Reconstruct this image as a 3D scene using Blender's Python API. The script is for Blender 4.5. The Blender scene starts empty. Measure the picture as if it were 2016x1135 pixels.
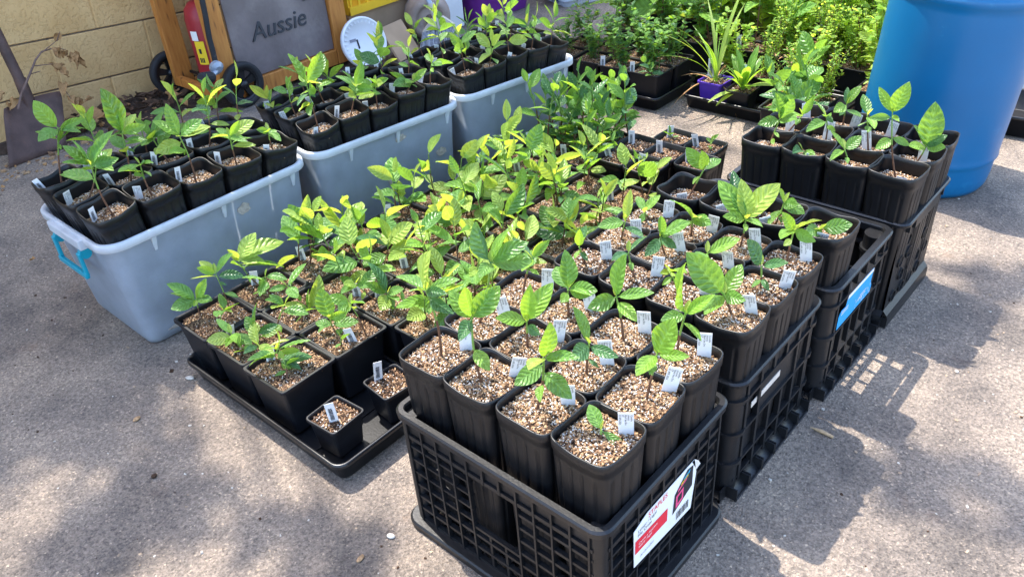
import bpy, math, random
from mathutils import Vector, Matrix
R = math.radians
random.seed(7)
scene = bpy.context.scene
COL = scene.collection

# ---------------------------------------------------------------- camera
CAMP = Vector((0.4378, -0.5986, 1.2032)); HEAD, PITCH, ROLL, FPX = 2.3327, -0.5937, -0.0808, 1612.3
_d = Vector((math.cos(PITCH)*math.cos(HEAD), math.cos(PITCH)*math.sin(HEAD), math.sin(PITCH)))
_r = _d.cross(Vector((0, 0, 1))).normalized(); _u = _r.cross(_d)
CR = math.cos(ROLL)*_r + math.sin(ROLL)*_u; CU = -math.sin(ROLL)*_r + math.cos(ROLL)*_u
cam = bpy.data.objects.new('camera', bpy.data.cameras.new('camera')); COL.objects.link(cam)
M = Matrix((CR, CU, -_d)).transposed().to_4x4(); M.translation = CAMP
cam.matrix_world = M
cam.data.sensor_width = 36; cam.data.lens = FPX*36/2016; cam.data.clip_end = 300; cam.data.clip_start = 0.02
scene.camera = cam

# ---------------------------------------------------------------- sky, sun, exposure
SUN = Vector((-0.50, 0.085, 1.0)).normalized()          # direction towards the sun
elev = math.asin(SUN.z); az = math.atan2(SUN.x, SUN.y)
w = bpy.data.worlds.new('World'); scene.world = w; w.use_nodes = True
nt = w.node_tree; bg = nt.nodes['Background']
sky = nt.nodes.new('ShaderNodeTexSky'); sky.sky_type = 'NISHITA'; sky.sun_disc = False
sky.sun_elevation = elev; sky.sun_rotation = az; sky.air_density = 1.0; sky.dust_density = 1.5; sky.ozone_density = 1.0
nt.links.new(sky.outputs[0], bg.inputs[0]); bg.inputs[1].default_value = 0.15
sl = bpy.data.lights.new('sun', 'SUN'); sl.energy = 2.05; sl.angle = R(0.6); sl.color = (1.0, 0.94, 0.85)
so = bpy.data.objects.new('sun', sl); COL.objects.link(so)
so.rotation_euler = SUN.to_track_quat('Z', 'Y').to_euler(); so.location = SUN*20
scene.render.engine = 'CYCLES'
vs = scene.view_settings; vs.view_transform = 'Standard'; vs.look = 'None'; vs.gamma = 1; vs.exposure = 2.45

def ray(px): return ((px[0]-1008)/FPX*CR - (px[1]-567.5)/FPX*CU + _d)
def bpz(px, z):
    d = ray(px); return CAMP + d*((z-CAMP.z)/d.z)
def bpp(px, p0, n):
    d = ray(px); return CAMP + d*((p0-CAMP).dot(n)/d.dot(n))

# ---------------------------------------------------------------- materials
def newmat(name):
    m = bpy.data.materials.new(name); m.use_nodes = True
    n = m.node_tree; b = n.nodes['Principled BSDF']; return m, n, b
def N(n, t, **k):
    o = n.nodes.new(t)
    for a, v in k.items(): setattr(o, a, v)
    return o
def ramp(n, stops):
    r = N(n, 'ShaderNodeValToRGB'); e = r.color_ramp.elements
    while len(e) < len(stops): e.new(0.5)
    for i, (p, c) in enumerate(stops): e[i].position = p; e[i].color = (*c, 1)
    return r
def plain(name, col, rough=0.6, spec=0.4, var=0.12, scale=30, bump=0.0, bscale=200, metal=0.0, dust=None):
    m, n, b = newmat(name)
    tc = N(n, 'ShaderNodeTexCoord'); no = N(n, 'ShaderNodeTexNoise'); no.inputs['Scale'].default_value = scale; no.inputs['Detail'].default_value = 6
    n.links.new(tc.outputs['Object'], no.inputs['Vector'])
    c0 = tuple(max(0, x*(1-var)) for x in col); c1 = tuple(min(1, x*(1+var)) for x in col)
    rp = ramp(n, [(0.3, c0), (0.7, c1)]); n.links.new(no.outputs['Fac'], rp.inputs[0])
    out = rp.outputs[0]
    if dust:
        n2 = N(n, 'ShaderNodeTexNoise'); n2.inputs['Scale'].default_value = dust[2]; n2.inputs['Detail'].default_value = 10; n2.inputs['Roughness'].default_value = 0.75
        n.links.new(tc.outputs['Object'], n2.inputs['Vector'])
        r2 = ramp(n, [(dust[1], (0, 0, 0)), (min(1, dust[1]+0.25), (1, 1, 1))]); n.links.new(n2.outputs['Fac'], r2.inputs[0])
        mx = N(n, 'ShaderNodeMix', data_type='RGBA'); mx.inputs['B'].default_value = (*dust[0], 1)
        n.links.new(r2.outputs[0], mx.inputs['Factor']); n.links.new(out, mx.inputs['A']); out = mx.outputs['Result']
    n.links.new(out, b.inputs['Base Color'])
    b.inputs['Roughness'].default_value = rough; b.inputs['Specular IOR Level'].default_value = spec; b.inputs['Metallic'].default_value = metal
    if bump:
        nb = N(n, 'ShaderNodeTexNoise'); nb.inputs['Scale'].default_value = bscale; nb.inputs['Detail'].default_value = 4
        n.links.new(tc.outputs['Object'], nb.inputs['Vector'])
        bu = N(n, 'ShaderNodeBump'); bu.inputs['Strength'].default_value = bump; bu.inputs['Distance'].default_value = 0.01
        n.links.new(nb.outputs['Fac'], bu.inputs['Height']); n.links.new(bu.outputs[0], b.inputs['Normal'])
    return m
MT = {}
MT['pot'] = plain('black_pot_plastic', (0.0065, 0.0065, 0.0075), 0.40, 0.42, 0.3, 25, 0.05, 300, dust=((0.035, 0.032, 0.03), 0.62, 110))
MT['sqpot'] = plain('square_pot_plastic', (0.006, 0.0065, 0.009), 0.45, 0.4, 0.3, 25, 0.05, 300, dust=((0.05, 0.045, 0.04), 0.64, 70))
MT['crate'] = plain('crate_plastic', (0.0075, 0.008, 0.0095), 0.38, 0.45, 0.3, 20, 0.06, 250, dust=((0.05, 0.046, 0.042), 0.6, 45))
MT['tray'] = plain('tray_plastic', (0.0065, 0.007, 0.009), 0.34, 0.5, 0.3, 20, 0.04, 250, dust=((0.06, 0.052, 0.045), 0.62, 35))
MT['soilbase'] = plain('soil_dark', (0.075, 0.042, 0.024), 0.95, 0.2, 0.55, 300, 0.8, 400)
MT['perlite'] = plain('perlite', (0.58, 0.53, 0.47), 0.9, 0.2, 0.08, 200)
MT['bark'] = plain('bark_tan', (0.33, 0.21, 0.115), 0.85, 0.2, 0.4, 250)
MT['bark2'] = plain('bark_brown', (0.19, 0.11, 0.062), 0.85, 0.2, 0.4, 250)
MT['bark3'] = plain('bark_dark', (0.055, 0.030, 0.018), 0.85, 0.2, 0.4, 250)
MT['husk'] = plain('rice_husk', (0.46, 0.32, 0.185), 0.8, 0.25, 0.25, 250)
MT['stem'] = plain('stem_brown', (0.13, 0.062, 0.035), 0.7, 0.3, 0.3, 150)
MT['gstem'] = plain('stem_green', (0.16, 0.26, 0.05), 0.55, 0.3, 0.25, 100)
MT['tag'] = plain('tag_white', (0.80, 0.80, 0.80), 0.45, 0.4, 0.03, 40)
MT['ink'] = plain('ink', (0.03, 0.03, 0.035), 0.7, 0.2, 0.0)
MT['blue'] = plain('barrel_blue', (0.001, 0.115, 0.28), 0.36, 0.45, 0.08, 3, 0.03, 40, dust=((0.03, 0.22, 0.42), 0.6, 9))
MT['teal'] = plain('handle_teal', (0.0, 0.26, 0.36), 0.35, 0.5, 0.05)
MT['purple'] = plain('pot_purple', (0.085, 0.03, 0.36), 0.4, 0.4, 0.1)
MT['purple2'] = plain('tub_purple', (0.17, 0.025, 0.26), 0.4, 0.4, 0.06)
MT['yellow'] = plain('crate_yellow', (0.75, 0.43, 0.02), 0.45, 0.4, 0.1, 8, dust=((0.35, 0.22, 0.05), 0.6, 25))
MT['white'] = plain('white_plastic', (0.72, 0.72, 0.74), 0.45, 0.4, 0.05, 10, dust=((0.45, 0.42, 0.38), 0.62, 30))
MT['red'] = plain('gas_red', (0.33, 0.02, 0.03), 0.4, 0.4, 0.1, 10, dust=((0.2, 0.03, 0.03), 0.6, 40))
MT['rubber'] = plain('rubber', (0.022, 0.022, 0.024), 0.7, 0.3, 0.2, 20, 0.1, 150, dust=((0.12, 0.10, 0.09), 0.6, 30))
MT['greymetal'] = plain('grey_metal', (0.32, 0.36, 0.42), 0.4, 0.5, 0.1, 30, metal=0.3)
MT['plate'] = plain('dark_plate', (0.17, 0.135, 0.13), 0.45, 0.5, 0.25, 7, 0.15, 60, dust=((0.25, 0.21, 0.195), 0.5, 5))
MT['plate_text'] = plain('plate_text', (0.05, 0.05, 0.056), 0.5, 0.4, 0.1)
MT['concrete_item'] = plain('aged_tank', (0.30, 0.23, 0.19), 0.75, 0.3, 0.25, 9, 0.2, 120, dust=((0.42, 0.37, 0.32), 0.55, 18))
MT['card'] = plain('cardboard', (0.40, 0.27, 0.17), 0.85, 0.2, 0.15, 10)
MT['bristle'] = plain('bristles', (0.33, 0.34, 0.38), 0.7, 0.3, 0.3, 100)
MT['broomhead'] = plain('broom_head', (0.50, 0.45, 0.38), 0.6, 0.3, 0.15, 20)
MT['dryleaf'] = plain('dry_leaf', (0.36, 0.20, 0.085), 0.8, 0.25, 0.45, 25, 0.3, 100)
MT['dryleaf2'] = plain('dry_leaf_dark', (0.10, 0.058, 0.036), 0.85, 0.2, 0.45, 25, 0.3, 100)
MT['twig'] = plain('twig', (0.14, 0.09, 0.075), 0.8, 0.2, 0.3, 60)
MT['rust'] = plain('rusty_steel', (0.085, 0.05, 0.042), 0.7, 0.35, 0.35, 12, 0.25, 150, dust=((0.16, 0.08, 0.05), 0.55, 20))
MT['stone'] = plain('pebble', (0.34, 0.25, 0.17), 0.85, 0.3, 0.4, 60, 0.2, 200)
MT['stone2'] = plain('grit_pale', (0.50, 0.46, 0.40), 0.85, 0.3, 0.3, 60)
MT['trunk'] = plain('tree_bark', (0.12, 0.085, 0.06), 0.9, 0.2, 0.4, 12, 0.6, 40)
MT['gutter'] = plain('painted_gutter', (0.55, 0.50, 0.42), 0.5, 0.4, 0.05)
MT['roof'] = plain('roof_tile', (0.24, 0.12, 0.08), 0.8, 0.3, 0.25, 5, 0.3, 30)
MT['bluesticker'] = plain('sticker_blue', (0.02, 0.34, 0.72), 0.45, 0.4, 0.05)
MT['redprint'] = plain('print_red', (0.72, 0.03, 0.05), 0.5, 0.3, 0.02)
MT['greyprint'] = plain('print_grey', (0.22, 0.22, 0.26), 0.6, 0.3, 0.05)
MT['pinkprint'] = plain('print_pink', (0.75, 0.08, 0.22), 0.5, 0.3, 0.02)
MT['yelprint'] = plain('print_yellow', (0.85, 0.60, 0.03), 0.5, 0.3, 0.02)
MT['cyanprint'] = plain('print_cyan', (0.03, 0.38, 0.62), 0.5, 0.3, 0.02)
MT['paper'] = plain('paper_strip', (0.62, 0.55, 0.48), 0.7, 0.2, 0.1, 40)
MT['residue'] = plain('label_residue', (0.36, 0.32, 0.28), 0.8, 0.2, 0.4, 120, 0.3, 200)

def wood():
    m, n, b = newmat('orange_stained_wood')
    tc = N(n, 'ShaderNodeTexCoord'); mp = N(n, 'ShaderNodeMapping'); mp.inputs['Scale'].default_value = (14, 14, 2.2)
    n.links.new(tc.outputs['Object'], mp.inputs[0])
    no = N(n, 'ShaderNodeTexNoise'); no.inputs['Scale'].default_value = 5; no.inputs['Detail'].default_value = 8; n.links.new(mp.outputs[0], no.inputs['Vector'])
    rp = ramp(n, [(0.28, (0.05, 0.022, 0.012)), (0.40, (0.42, 0.15, 0.028)), (0.75, (0.56, 0.235, 0.05))]); n.links.new(no.outputs['Fac'], rp.inputs[0])
    n.links.new(rp.outputs[0], b.inputs['Base Color']); b.inputs['Roughness'].default_value = 0.55
    bu = N(n, 'ShaderNodeBump'); bu.inputs['Strength'].default_value = 0.2; bu.inputs['Distance'].default_value = 0.003
    n.links.new(no.outputs['Fac'], bu.inputs['Height']); n.links.new(bu.outputs[0], b.inputs['Normal'])
    return m
MT['wood'] = wood()
def blockmat():
    m, n, b = newmat('painted_block')
    tc = N(n, 'ShaderNodeTexCoord')
    oi = N(n, 'ShaderNodeObjectInfo')
    add = N(n, 'ShaderNodeVectorMath', operation='ADD'); n.links.new(tc.outputs['Object'], add.inputs[0])
    sc = N(n, 'ShaderNodeVectorMath', operation='SCALE'); sc.inputs['Scale'].default_value = 13
    cmb = N(n, 'ShaderNodeCombineXYZ'); n.links.new(oi.outputs['Random'], cmb.inputs[0]); n.links.new(oi.outputs['Random'], cmb.inputs[1])
    n.links.new(cmb.outputs[0], sc.inputs[0]); n.links.new(sc.outputs[0], add.inputs[1])
    no = N(n, 'ShaderNodeTexNoise'); no.inputs['Scale'].default_value = 6; no.inputs['Detail'].default_value = 8; n.links.new(add.outputs[0], no.inputs['Vector'])
    rp = ramp(n, [(0.3, (0.56, 0.335, 0.135)), (0.7, (0.68, 0.44, 0.20))]); n.links.new(no.outputs['Fac'], rp.inputs[0])
    n.links.new(rp.outputs[0], b.inputs['Base Color']); b.inputs['Roughness'].default_value = 0.75; b.inputs['Specular IOR Level'].default_value = 0.3
    v = N(n, 'ShaderNodeTexNoise'); v.inputs['Scale'].default_value = 75; v.inputs['Detail'].default_value = 5; v.inputs['Roughness'].default_value = 0.6; n.links.new(add.outputs[0], v.inputs['Vector'])
    r2 = ramp(n, [(0.36, (0, 0, 0)), (0.5, (1, 1, 1))]); n.links.new(v.outputs['Fac'], r2.inputs[0])
    bu = N(n, 'ShaderNodeBump'); bu.inputs['Strength'].default_value = 0.55; bu.inputs['Distance'].default_value = 0.004
    n.links.new(r2.outputs[0], bu.inputs['Height']); n.links.new(bu.outputs[0], b.inputs['Normal'])
    return m
MT['block'] = blockmat()
MT['mortar'] = plain('mortar', (0.17, 0.13, 0.10), 0.9, 0.2, 0.3, 30, 0.4, 100)
def asphalt():
    m, n, b = newmat('worn_asphalt')
    tc = N(n, 'ShaderNodeTexCoord'); o = tc.outputs['Object']
    big = N(n, 'ShaderNodeTexNoise'); big.inputs['Scale'].default_value = 3.1; big.inputs['Detail'].default_value = 10; big.inputs['Roughness'].default_value = 0.62
    n.links.new(o, big.inputs['Vector'])
    r1 = ramp(n, [(0.33, (0.118, 0.104, 0.096)), (0.47, (0.235, 0.197, 0.168)), (0.66, (0.38, 0.312, 0.25))]); n.links.new(big.outputs['Fac'], r1.inputs[0])
    vo = N(n, 'ShaderNodeTexVoronoi'); vo.inputs['Scale'].default_value = 300; n.links.new(o, vo.inputs['Vector'])
    bw = N(n, 'ShaderNodeRGBToBW'); n.links.new(vo.outputs['Color'], bw.inputs[0])
    r2 = ramp(n, [(0.12, (0.62, 0.62, 0.62)), (0.5, (0.97, 0.96, 0.95)), (0.84, (1.12, 1.1, 1.06)), (0.95, (1.95, 1.85, 1.65))]); n.links.new(bw.outputs[0], r2.inputs[0])
    mu = N(n, 'ShaderNodeMix', data_type='RGBA', blend_type='MULTIPLY'); mu.inputs['Factor'].default_value = 1.0
    n.links.new(r1.outputs[0], mu.inputs['A']); n.links.new(r2.outputs[0], mu.inputs['B'])
    fn = N(n, 'ShaderNodeTexNoise'); fn.inputs['Scale'].default_value = 120; fn.inputs['Detail'].default_value = 9; fn.inputs['Roughness'].default_value = 0.72; n.links.new(o, fn.inputs['Vector'])
    r3 = ramp(n, [(0.34, (0.55, 0.54, 0.54)), (0.62, (1.22, 1.2, 1.16))]); n.links.new(fn.outputs['Fac'], r3.inputs[0])
    m2 = N(n, 'ShaderNodeMix', data_type='RGBA', blend_type='MULTIPLY'); m2.inputs['Factor'].default_value = 1.0
    n.links.new(mu.outputs['Result'], m2.inputs['A']); n.links.new(r3.outputs[0], m2.inputs['B'])
    rn = N(n, 'ShaderNodeTexNoise'); rn.inputs['Scale'].default_value = 5.3; rn.inputs['Detail'].default_value = 9; rn.inputs['Roughness'].default_value = 0.7; n.links.new(o, rn.inputs['Vector'])
    r4 = ramp(n, [(0.6, (0, 0, 0)), (0.78, (0.55, 0.55, 0.55))]); n.links.new(rn.outputs['Fac'], r4.inputs[0])
    m3 = N(n, 'ShaderNodeMix', data_type='RGBA'); m3.inputs['B'].default_value = (0.19, 0.10, 0.06, 1)
    n.links.new(r4.outputs[0], m3.inputs['Factor']); n.links.new(m2.outputs['Result'], m3.inputs['A'])
    n.links.new(m3.outputs['Result'], b.inputs['Base Color']); b.inputs['Roughness'].default_value = 0.9; b.inputs['Specular IOR Level'].default_value = 0.25
    bu = N(n, 'ShaderNodeBump'); bu.inputs['Strength'].default_value = 0.7; bu.inputs['Distance'].default_value = 0.004
    n.links.new(vo.outputs['Distance'], bu.inputs['Height'])
    b2 = N(n, 'ShaderNodeBump'); b2.inputs['Strength'].default_value = 0.8; b2.inputs['Distance'].default_value = 0.006
    n.links.new(fn.outputs['Fac'], b2.inputs['Height']); n.links.new(bu.outputs[0], b2.inputs['Normal']); n.links.new(b2.outputs[0], b.inputs['Normal'])
    return m
MT['asphalt'] = asphalt()
def leafmat(name, c0, c1, tr, trans, gloss=0.38):
    m, n, b = newmat(name)
    uv = N(n, 'ShaderNodeUVMap'); sx = N(n, 'ShaderNodeSeparateXYZ'); n.links.new(uv.outputs[0], sx.inputs[0])
    oi = N(n, 'ShaderNodeObjectInfo')
    rp = ramp(n, [(0.0, c0), (1.0, c1)]); n.links.new(oi.outputs['Random'], rp.inputs[0])
    a = N(n, 'ShaderNodeMath', operation='SUBTRACT'); n.links.new(sx.outputs[1], a.inputs[0]); a.inputs[1].default_value = 0.5
    ab = N(n, 'ShaderNodeMath', operation='ABSOLUTE'); n.links.new(a.outputs[0], ab.inputs[0])
    r2 = ramp(n, [(0.0, (1, 1, 1)), (0.05, (0, 0, 0))]); n.links.new(ab.outputs[0], r2.inputs[0])
    mx = N(n, 'ShaderNodeMix', data_type='RGBA'); n.links.new(rp.outputs[0], mx.inputs['A'])
    mx.inputs['B'].default_value = (*[min(1, x*1.7+0.03) for x in c1], 1)
    ml = N(n, 'ShaderNodeMath', operation='MULTIPLY'); ml.inputs[1].default_value = 0.6; n.links.new(r2.outputs[0], ml.inputs[0]); n.links.new(ml.outputs[0], mx.inputs['Factor'])
    # side veins: pale lines running out from the midrib
    u7 = N(n, 'ShaderNodeMath', operation='MULTIPLY'); u7.inputs[1].default_value = 44.0; n.links.new(sx.outputs[0], u7.inputs[0])
    v7 = N(n, 'ShaderNodeMath', operation='MULTIPLY'); v7.inputs[1].default_value = 24.0; n.links.new(ab.outputs[0], v7.inputs[0])
    sb_ = N(n, 'ShaderNodeMath', operation='SUBTRACT'); n.links.new(u7.outputs[0], sb_.inputs[0]); n.links.new(v7.outputs[0], sb_.inputs[1])
    sn = N(n, 'ShaderNodeMath', operation='SINE'); n.links.new(sb_.outputs[0], sn.inputs[0])
    rv = ramp(n, [(0.0, (0, 0, 0)), (0.86, (0, 0, 0)), (1.0, (0.45, 0.45, 0.45))]); mr = N(n, 'ShaderNodeMapRange'); mr.inputs['From Min'].default_value = -1; n.links.new(sn.outputs[0], mr.inputs['Value']); n.links.new(mr.outputs[0], rv.inputs[0])
    mv = N(n, 'ShaderNodeMix', data_type='RGBA'); n.links.new(mx.outputs['Result'], mv.inputs['A']); mv.inputs['B'].default_value = (*[min(1, x*1.9+0.03) for x in c1], 1); n.links.new(rv.outputs[0], mv.inputs['Factor'])
    tcl = N(n, 'ShaderNodeTexCoord'); nl_ = N(n, 'ShaderNodeTexNoise'); nl_.inputs['Scale'].default_value = 5.0; nl_.inputs['Detail'].default_value = 6
    n.links.new(tcl.outputs['Object'], nl_.inputs['Vector']); rl_ = ramp(n, [(0.42, (0, 0, 0)), (0.75, (0.55, 0.55, 0.55))]); n.links.new(nl_.outputs['Fac'], rl_.inputs[0])
    mp_ = N(n, 'ShaderNodeMix', data_type='RGBA'); n.links.new(mv.outputs['Result'], mp_.inputs['A']); mp_.inputs['B'].default_value = (*[min(1, x*1.5+0.06) for x in c1], 1); n.links.new(rl_.outputs[0], mp_.inputs['Factor'])
    n.links.new(mp_.outputs['Result'], b.inputs['Base Color'])
    bl_ = N(n, 'ShaderNodeBump'); bl_.inputs['Strength'].default_value = 0.36; bl_.inputs['Distance'].default_value = 0.03; bl_.invert = True
    n.links.new(mr.outputs[0], bl_.inputs['Height']); n.links.new(bl_.outputs[0], b.inputs['Normal'])
    b.inputs['Roughness'].default_value = gloss; b.inputs['Specular IOR Level'].default_value = 0.5
    t = N(n, 'ShaderNodeBsdfTranslucent'); t.inputs[0].default_value = (*tr, 1)
    ms = N(n, 'ShaderNodeMixShader'); ms.inputs[0].default_value = trans
    out = n.nodes['Material Output']
    n.links.new(b.outputs[0], ms.inputs[1]); n.links.new(t.outputs[0], ms.inputs[2]); n.links.new(ms.outputs[0], out.inputs[0])
    return m
MT['leaf'] = leafmat('leaf_mid', (0.058, 0.165, 0.028), (0.115, 0.25, 0.045), (0.32, 0.56, 0.05), 0.40)
MT['leafy'] = leafmat('leaf_young', (0.19, 0.32, 0.05), (0.30, 0.41, 0.085), (0.60, 0.72, 0.07), 0.46)
MT['leafd'] = leafmat('leaf_mature', (0.030, 0.105, 0.034), (0.060, 0.155, 0.050), (0.17, 0.37, 0.05), 0.34, 0.3)
MT['leafg'] = leafmat('leaf_fresh', (0.095, 0.225, 0.028), (0.17, 0.33, 0.045), (0.42, 0.66, 0.045), 0.44)
MT['leafb'] = leafmat('leaf_backlit_herb', (0.20, 0.34, 0.04), (0.30, 0.44, 0.07), (0.72, 0.85, 0.09), 0.60)
MT['treeleaf'] = leafmat('tree_leaf', (0.05, 0.11, 0.02), (0.08, 0.15, 0.03), (0.15, 0.25, 0.03), 0.3)
def tubmat(name, dens, tint):
    m, n, b = newmat(name)
    tc = N(n, 'ShaderNodeTexCoord'); no = N(n, 'ShaderNodeTexNoise'); no.inputs['Scale'].default_value = 14; no.inputs['Detail'].default_value = 9; no.inputs['Roughness'].default_value = 0.7
    n.links.new(tc.outputs['Object'], no.inputs['Vector'])
    rp = ramp(n, [(0.35, tuple(x*1.05 for x in tint)), (0.72, tuple(x*0.72 for x in tint))]); n.links.new(no.outputs['Fac'], rp.inputs[0])
    n.links.new(rp.outputs[0], b.inputs['Base Color']); b.inputs['Roughness'].default_value = 0.42; b.inputs['Specular IOR Level'].default_value = 0.4
    t = N(n, 'ShaderNodeBsdfTranslucent'); t.inputs[0].default_value = (0.75, 0.80, 0.88, 1)
    tp = N(n, 'ShaderNodeBsdfTransparent'); tp.inputs[0].default_value = (0.86, 0.90, 0.97, 1)
    m1 = N(n, 'ShaderNodeMixShader'); m1.inputs[0].default_value = 0.38; n.links.new(b.outputs[0], m1.inputs[1]); n.links.new(t.outputs[0], m1.inputs[2])
    m2 = N(n, 'ShaderNodeMixShader'); m2.inputs[0].default_value = 1-dens; n.links.new(m1.outputs[0], m2.inputs[1]); n.links.new(tp.outputs[0], m2.inputs[2])
    n.links.new(m2.outputs[0], n.nodes['Material Output'].inputs[0]); return m
MT['tub'] = tubmat('clear_tub', 0.76, (0.46, 0.51, 0.58))
MT['tubrim'] = tubmat('clear_tub_rim', 0.92, (0.74, 0.77, 0.80))

# ---------------------------------------------------------------- mesh helpers
class MB:
    def __init__(s): s.v = []; s.f = []; s.m = []; s.mats = []; s.sm = []
    def mi(s, mat):
        if mat not in s.mats: s.mats.append(mat)
        return s.mats.index(mat)
    def add(s, vs, fs, mat, smooth=False):
        o = len(s.v); k = s.mi(mat); s.v += [tuple(p) for p in vs]
        for f in fs: s.f.append(tuple(i+o for i in f)); s.m.append(k); s.sm.append(smooth)
    def box(s, c, d, mat, rot=None):
        h = [x/2 for x in d]; vs = [Vector((sx*h[0], sy*h[1], sz*h[2])) for sx in (-1, 1) for sy in (-1, 1) for sz in (-1, 1)]
        if rot is not None: vs = [rot @ p for p in vs]
        vs = [p+Vector(c) for p in vs]
        s.add(vs, [(0, 1, 3, 2), (4, 6, 7, 5), (0, 4, 5, 1), (2, 3, 7, 6), (0, 2, 6, 4), (1, 5, 7, 3)], mat)
    def bb(s, x0, x1, y0, y1, z0, z1, mat): s.box(((x0+x1)/2, (y0+y1)/2, (z0+z1)/2), (x1-x0, y1-y0, z1-z0), mat)
    def tube(s, pts, rad, mat, n=8, smooth=True, caps=True):
        pts = [Vector(p) for p in pts]; rings = []
        if not isinstance(rad, (list, tuple)): rad = [rad]*len(pts)
        t0 = (pts[1]-pts[0]).normalized(); a = t0.orthogonal().normalized()
        for i, p in enumerate(pts):
            t = (pts[min(i+1, len(pts)-1)]-pts[max(i-1, 0)])
            t = t.normalized() if t.length > 1e-9 else t0
            a = (a-t*a.dot(t)); a = a.normalized() if a.length > 1e-6 else t.orthogonal().normalized()
            b = t.cross(a)
            rings.append([p+rad[i]*(math.cos(2*math.pi*k/n)*a+math.sin(2*math.pi*k/n)*b) for k in range(n)])
        s.loft(rings, mat, smooth, caps)
    def loft(s, rings, mat, smooth=True, caps=(False, False), closed=True):
        if caps is True: caps = (True, True)
        if caps is False: caps = (False, False)
        n = len(rings[0]); vs = [p for r in rings for p in r]; fs = []
        for i in range(len(rings)-1):
            for k in range(n if closed else n-1):
                k2 = (k+1) % n; fs.append((i*n+k, i*n+k2, (i+1)*n+k2, (i+1)*n+k))
        s.add(vs, fs, mat, smooth)
        if caps[0]: s.add(rings[0], [tuple(reversed(range(n)))], mat)
        if caps[1]: s.add(rings[-1], [tuple(range(n))], mat)
    def lathe(s, prof, mat, n=48, axis='z', c=(0, 0, 0), smooth=True):
        rings = []
        for (r, z) in prof:
            ring = []
            for k in range(n):
                a = 2*math.pi*k/n; x, y = r*math.cos(a), r*math.sin(a)
                p = (x, y, z) if axis == 'z' else ((z, x, y) if axis == 'x' else (x, z, y))
                ring.append(Vector(p)+Vector(c))
            rings.append(ring)
        s.loft(rings, mat, smooth)
    def mesh(s, name):
        me = bpy.data.meshes.new(name); me.from_pydata(s.v, [], s.f)
        for m in s.mats: me.materials.append(m)
        me.polygons.foreach_set('material_index', s.m); me.polygons.foreach_set('use_smooth', s.sm)
        me.update(); return me
    def build(s, name, parent=None): return link(name, s.mesh(name), parent)
def link(name, me, parent=None, mat=None):
    o = bpy.data.objects.new(name, me); COL.objects.link(o)
    if parent is not None: o.parent = parent
    if mat is not None: o.matrix_basis = mat
    return o
def tag(o, label=None, cat=None, group=None, kind=None):
    if label: o['label'] = label
    if cat: o['category'] = cat
    if group: o['group'] = group
    if kind: o['kind'] = kind
    return o
def empty(name, loc=(0, 0, 0), rz=0): 
    o = bpy.data.objects.new(name, None); COL.objects.link(o); o.location = loc; o.rotation_euler = (0, 0, rz); o.empty_display_size = 0.05; return o
def bevel(o, wd, seg=2):
    m = o.modifiers.new('bevel', 'BEVEL'); m.width = wd; m.segments = seg; m.limit_method = 'ANGLE'; m.angle_limit = R(50); return o
def rrect(hx, hy, r, n=5):
    out = []
    for cx, cy, a0 in ((hx-r, hy-r, 0), (-hx+r, hy-r, 90), (-hx+r, -hy+r, 180), (hx-r, -hy+r, 270)):
        for k in range(n+1):
            a = R(a0+90*k/n); out.append((cx+r*math.cos(a), cy+r*math.sin(a)))
    return out
def textmesh(name, txt, size, mat, extrude=0.0, shear=0.0, spacing=1.0, align='LEFT'):
    cu = bpy.data.curves.new(name, 'FONT'); cu.body = txt; cu.size = size; cu.extrude = extrude; cu.shear = shear; cu.space_line = spacing; cu.align_x = align
    cu.resolution_u = 3
    o = bpy.data.objects.new(name, cu); COL.objects.link(o)
    dg = bpy.context.evaluated_depsgraph_get(); me = bpy.data.meshes.new_from_object(o.evaluated_get(dg))
    bpy.data.objects.remove(o); me.materials.clear(); me.materials.append(mat); return me

# ---------------------------------------------------------------- the setting: ground
g = MB(); 
gx = [-30, -8, -4, -2, -1, 0, 1, 2, 4, 8, 30]
vs_ = [(x, y, 0) for y in gx for x in gx]; k_ = len(gx)
g.add(vs_, [(j*k_+i, j*k_+i+1, (j+1)*k_+i+1, (j+1)*k_+i) for j in range(k_-1) for i in range(k_-1)], MT['asphalt'])
tag(g.build('ground'), kind='structure')

# ---------------------------------------------------------------- house wall of painted blocks
wall = empty('house_wall', (-3.12, 1.0, 0.0)); wall.rotation_euler = (R(-4.2), 0, 0)
tag(wall, 'cream painted concrete block house wall behind the shovel and the wooden cart', 'wall')
b = MB(); b.bb(-0.2, -0.010, -5, 6, -0.4, 0.88, MT['mortar']); b.build('mortar', wall)
bm = MB(); bm.box((-0.02, 0, 0), (0.04, 0.394, 0.1915), MT['block']); blk = bm.mesh('block')
for c in range(5):
    off = 0.0 if c % 2 == 0 else 0.2
    zc = 0.0+0.198*c
    jb = MB(); jb.bb(-0.03, -0.0025, -2.05, 2.61, zc-.0940, zc+.0940, MT['block']); jb.build('joint_fill', wall)
    for i in range(-5, 7):
        yc = -0.03+off+0.4*i
        o = link('block', blk, wall, Matrix.Translation((0.002*random.random(), yc, zc))); bevel(o, 0.003, 1)
ub = MB(); ub.bb(-0.19, 0.004, -5, 6, 0.89, 3.55, MT['block']); ub.build('upper_wall', wall)  # unseen upper part, height set for the shadow it throws over the tubs
sb = MB(); sb.bb(-0.19, -0.003, -5, -2.06, -0.4, 0.89, MT['block']); sb.bb(-0.19, -0.003, 2.62, 6, -0.4, 0.89, MT['block']); sb.build('side_wall', wall)
cp = MB(); cp.bb(-0.25, 0.03, -5.05, 6.05, 3.55, 3.61, MT['gutter']); bevel(cp.build('coping', wall), .008)

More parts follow.
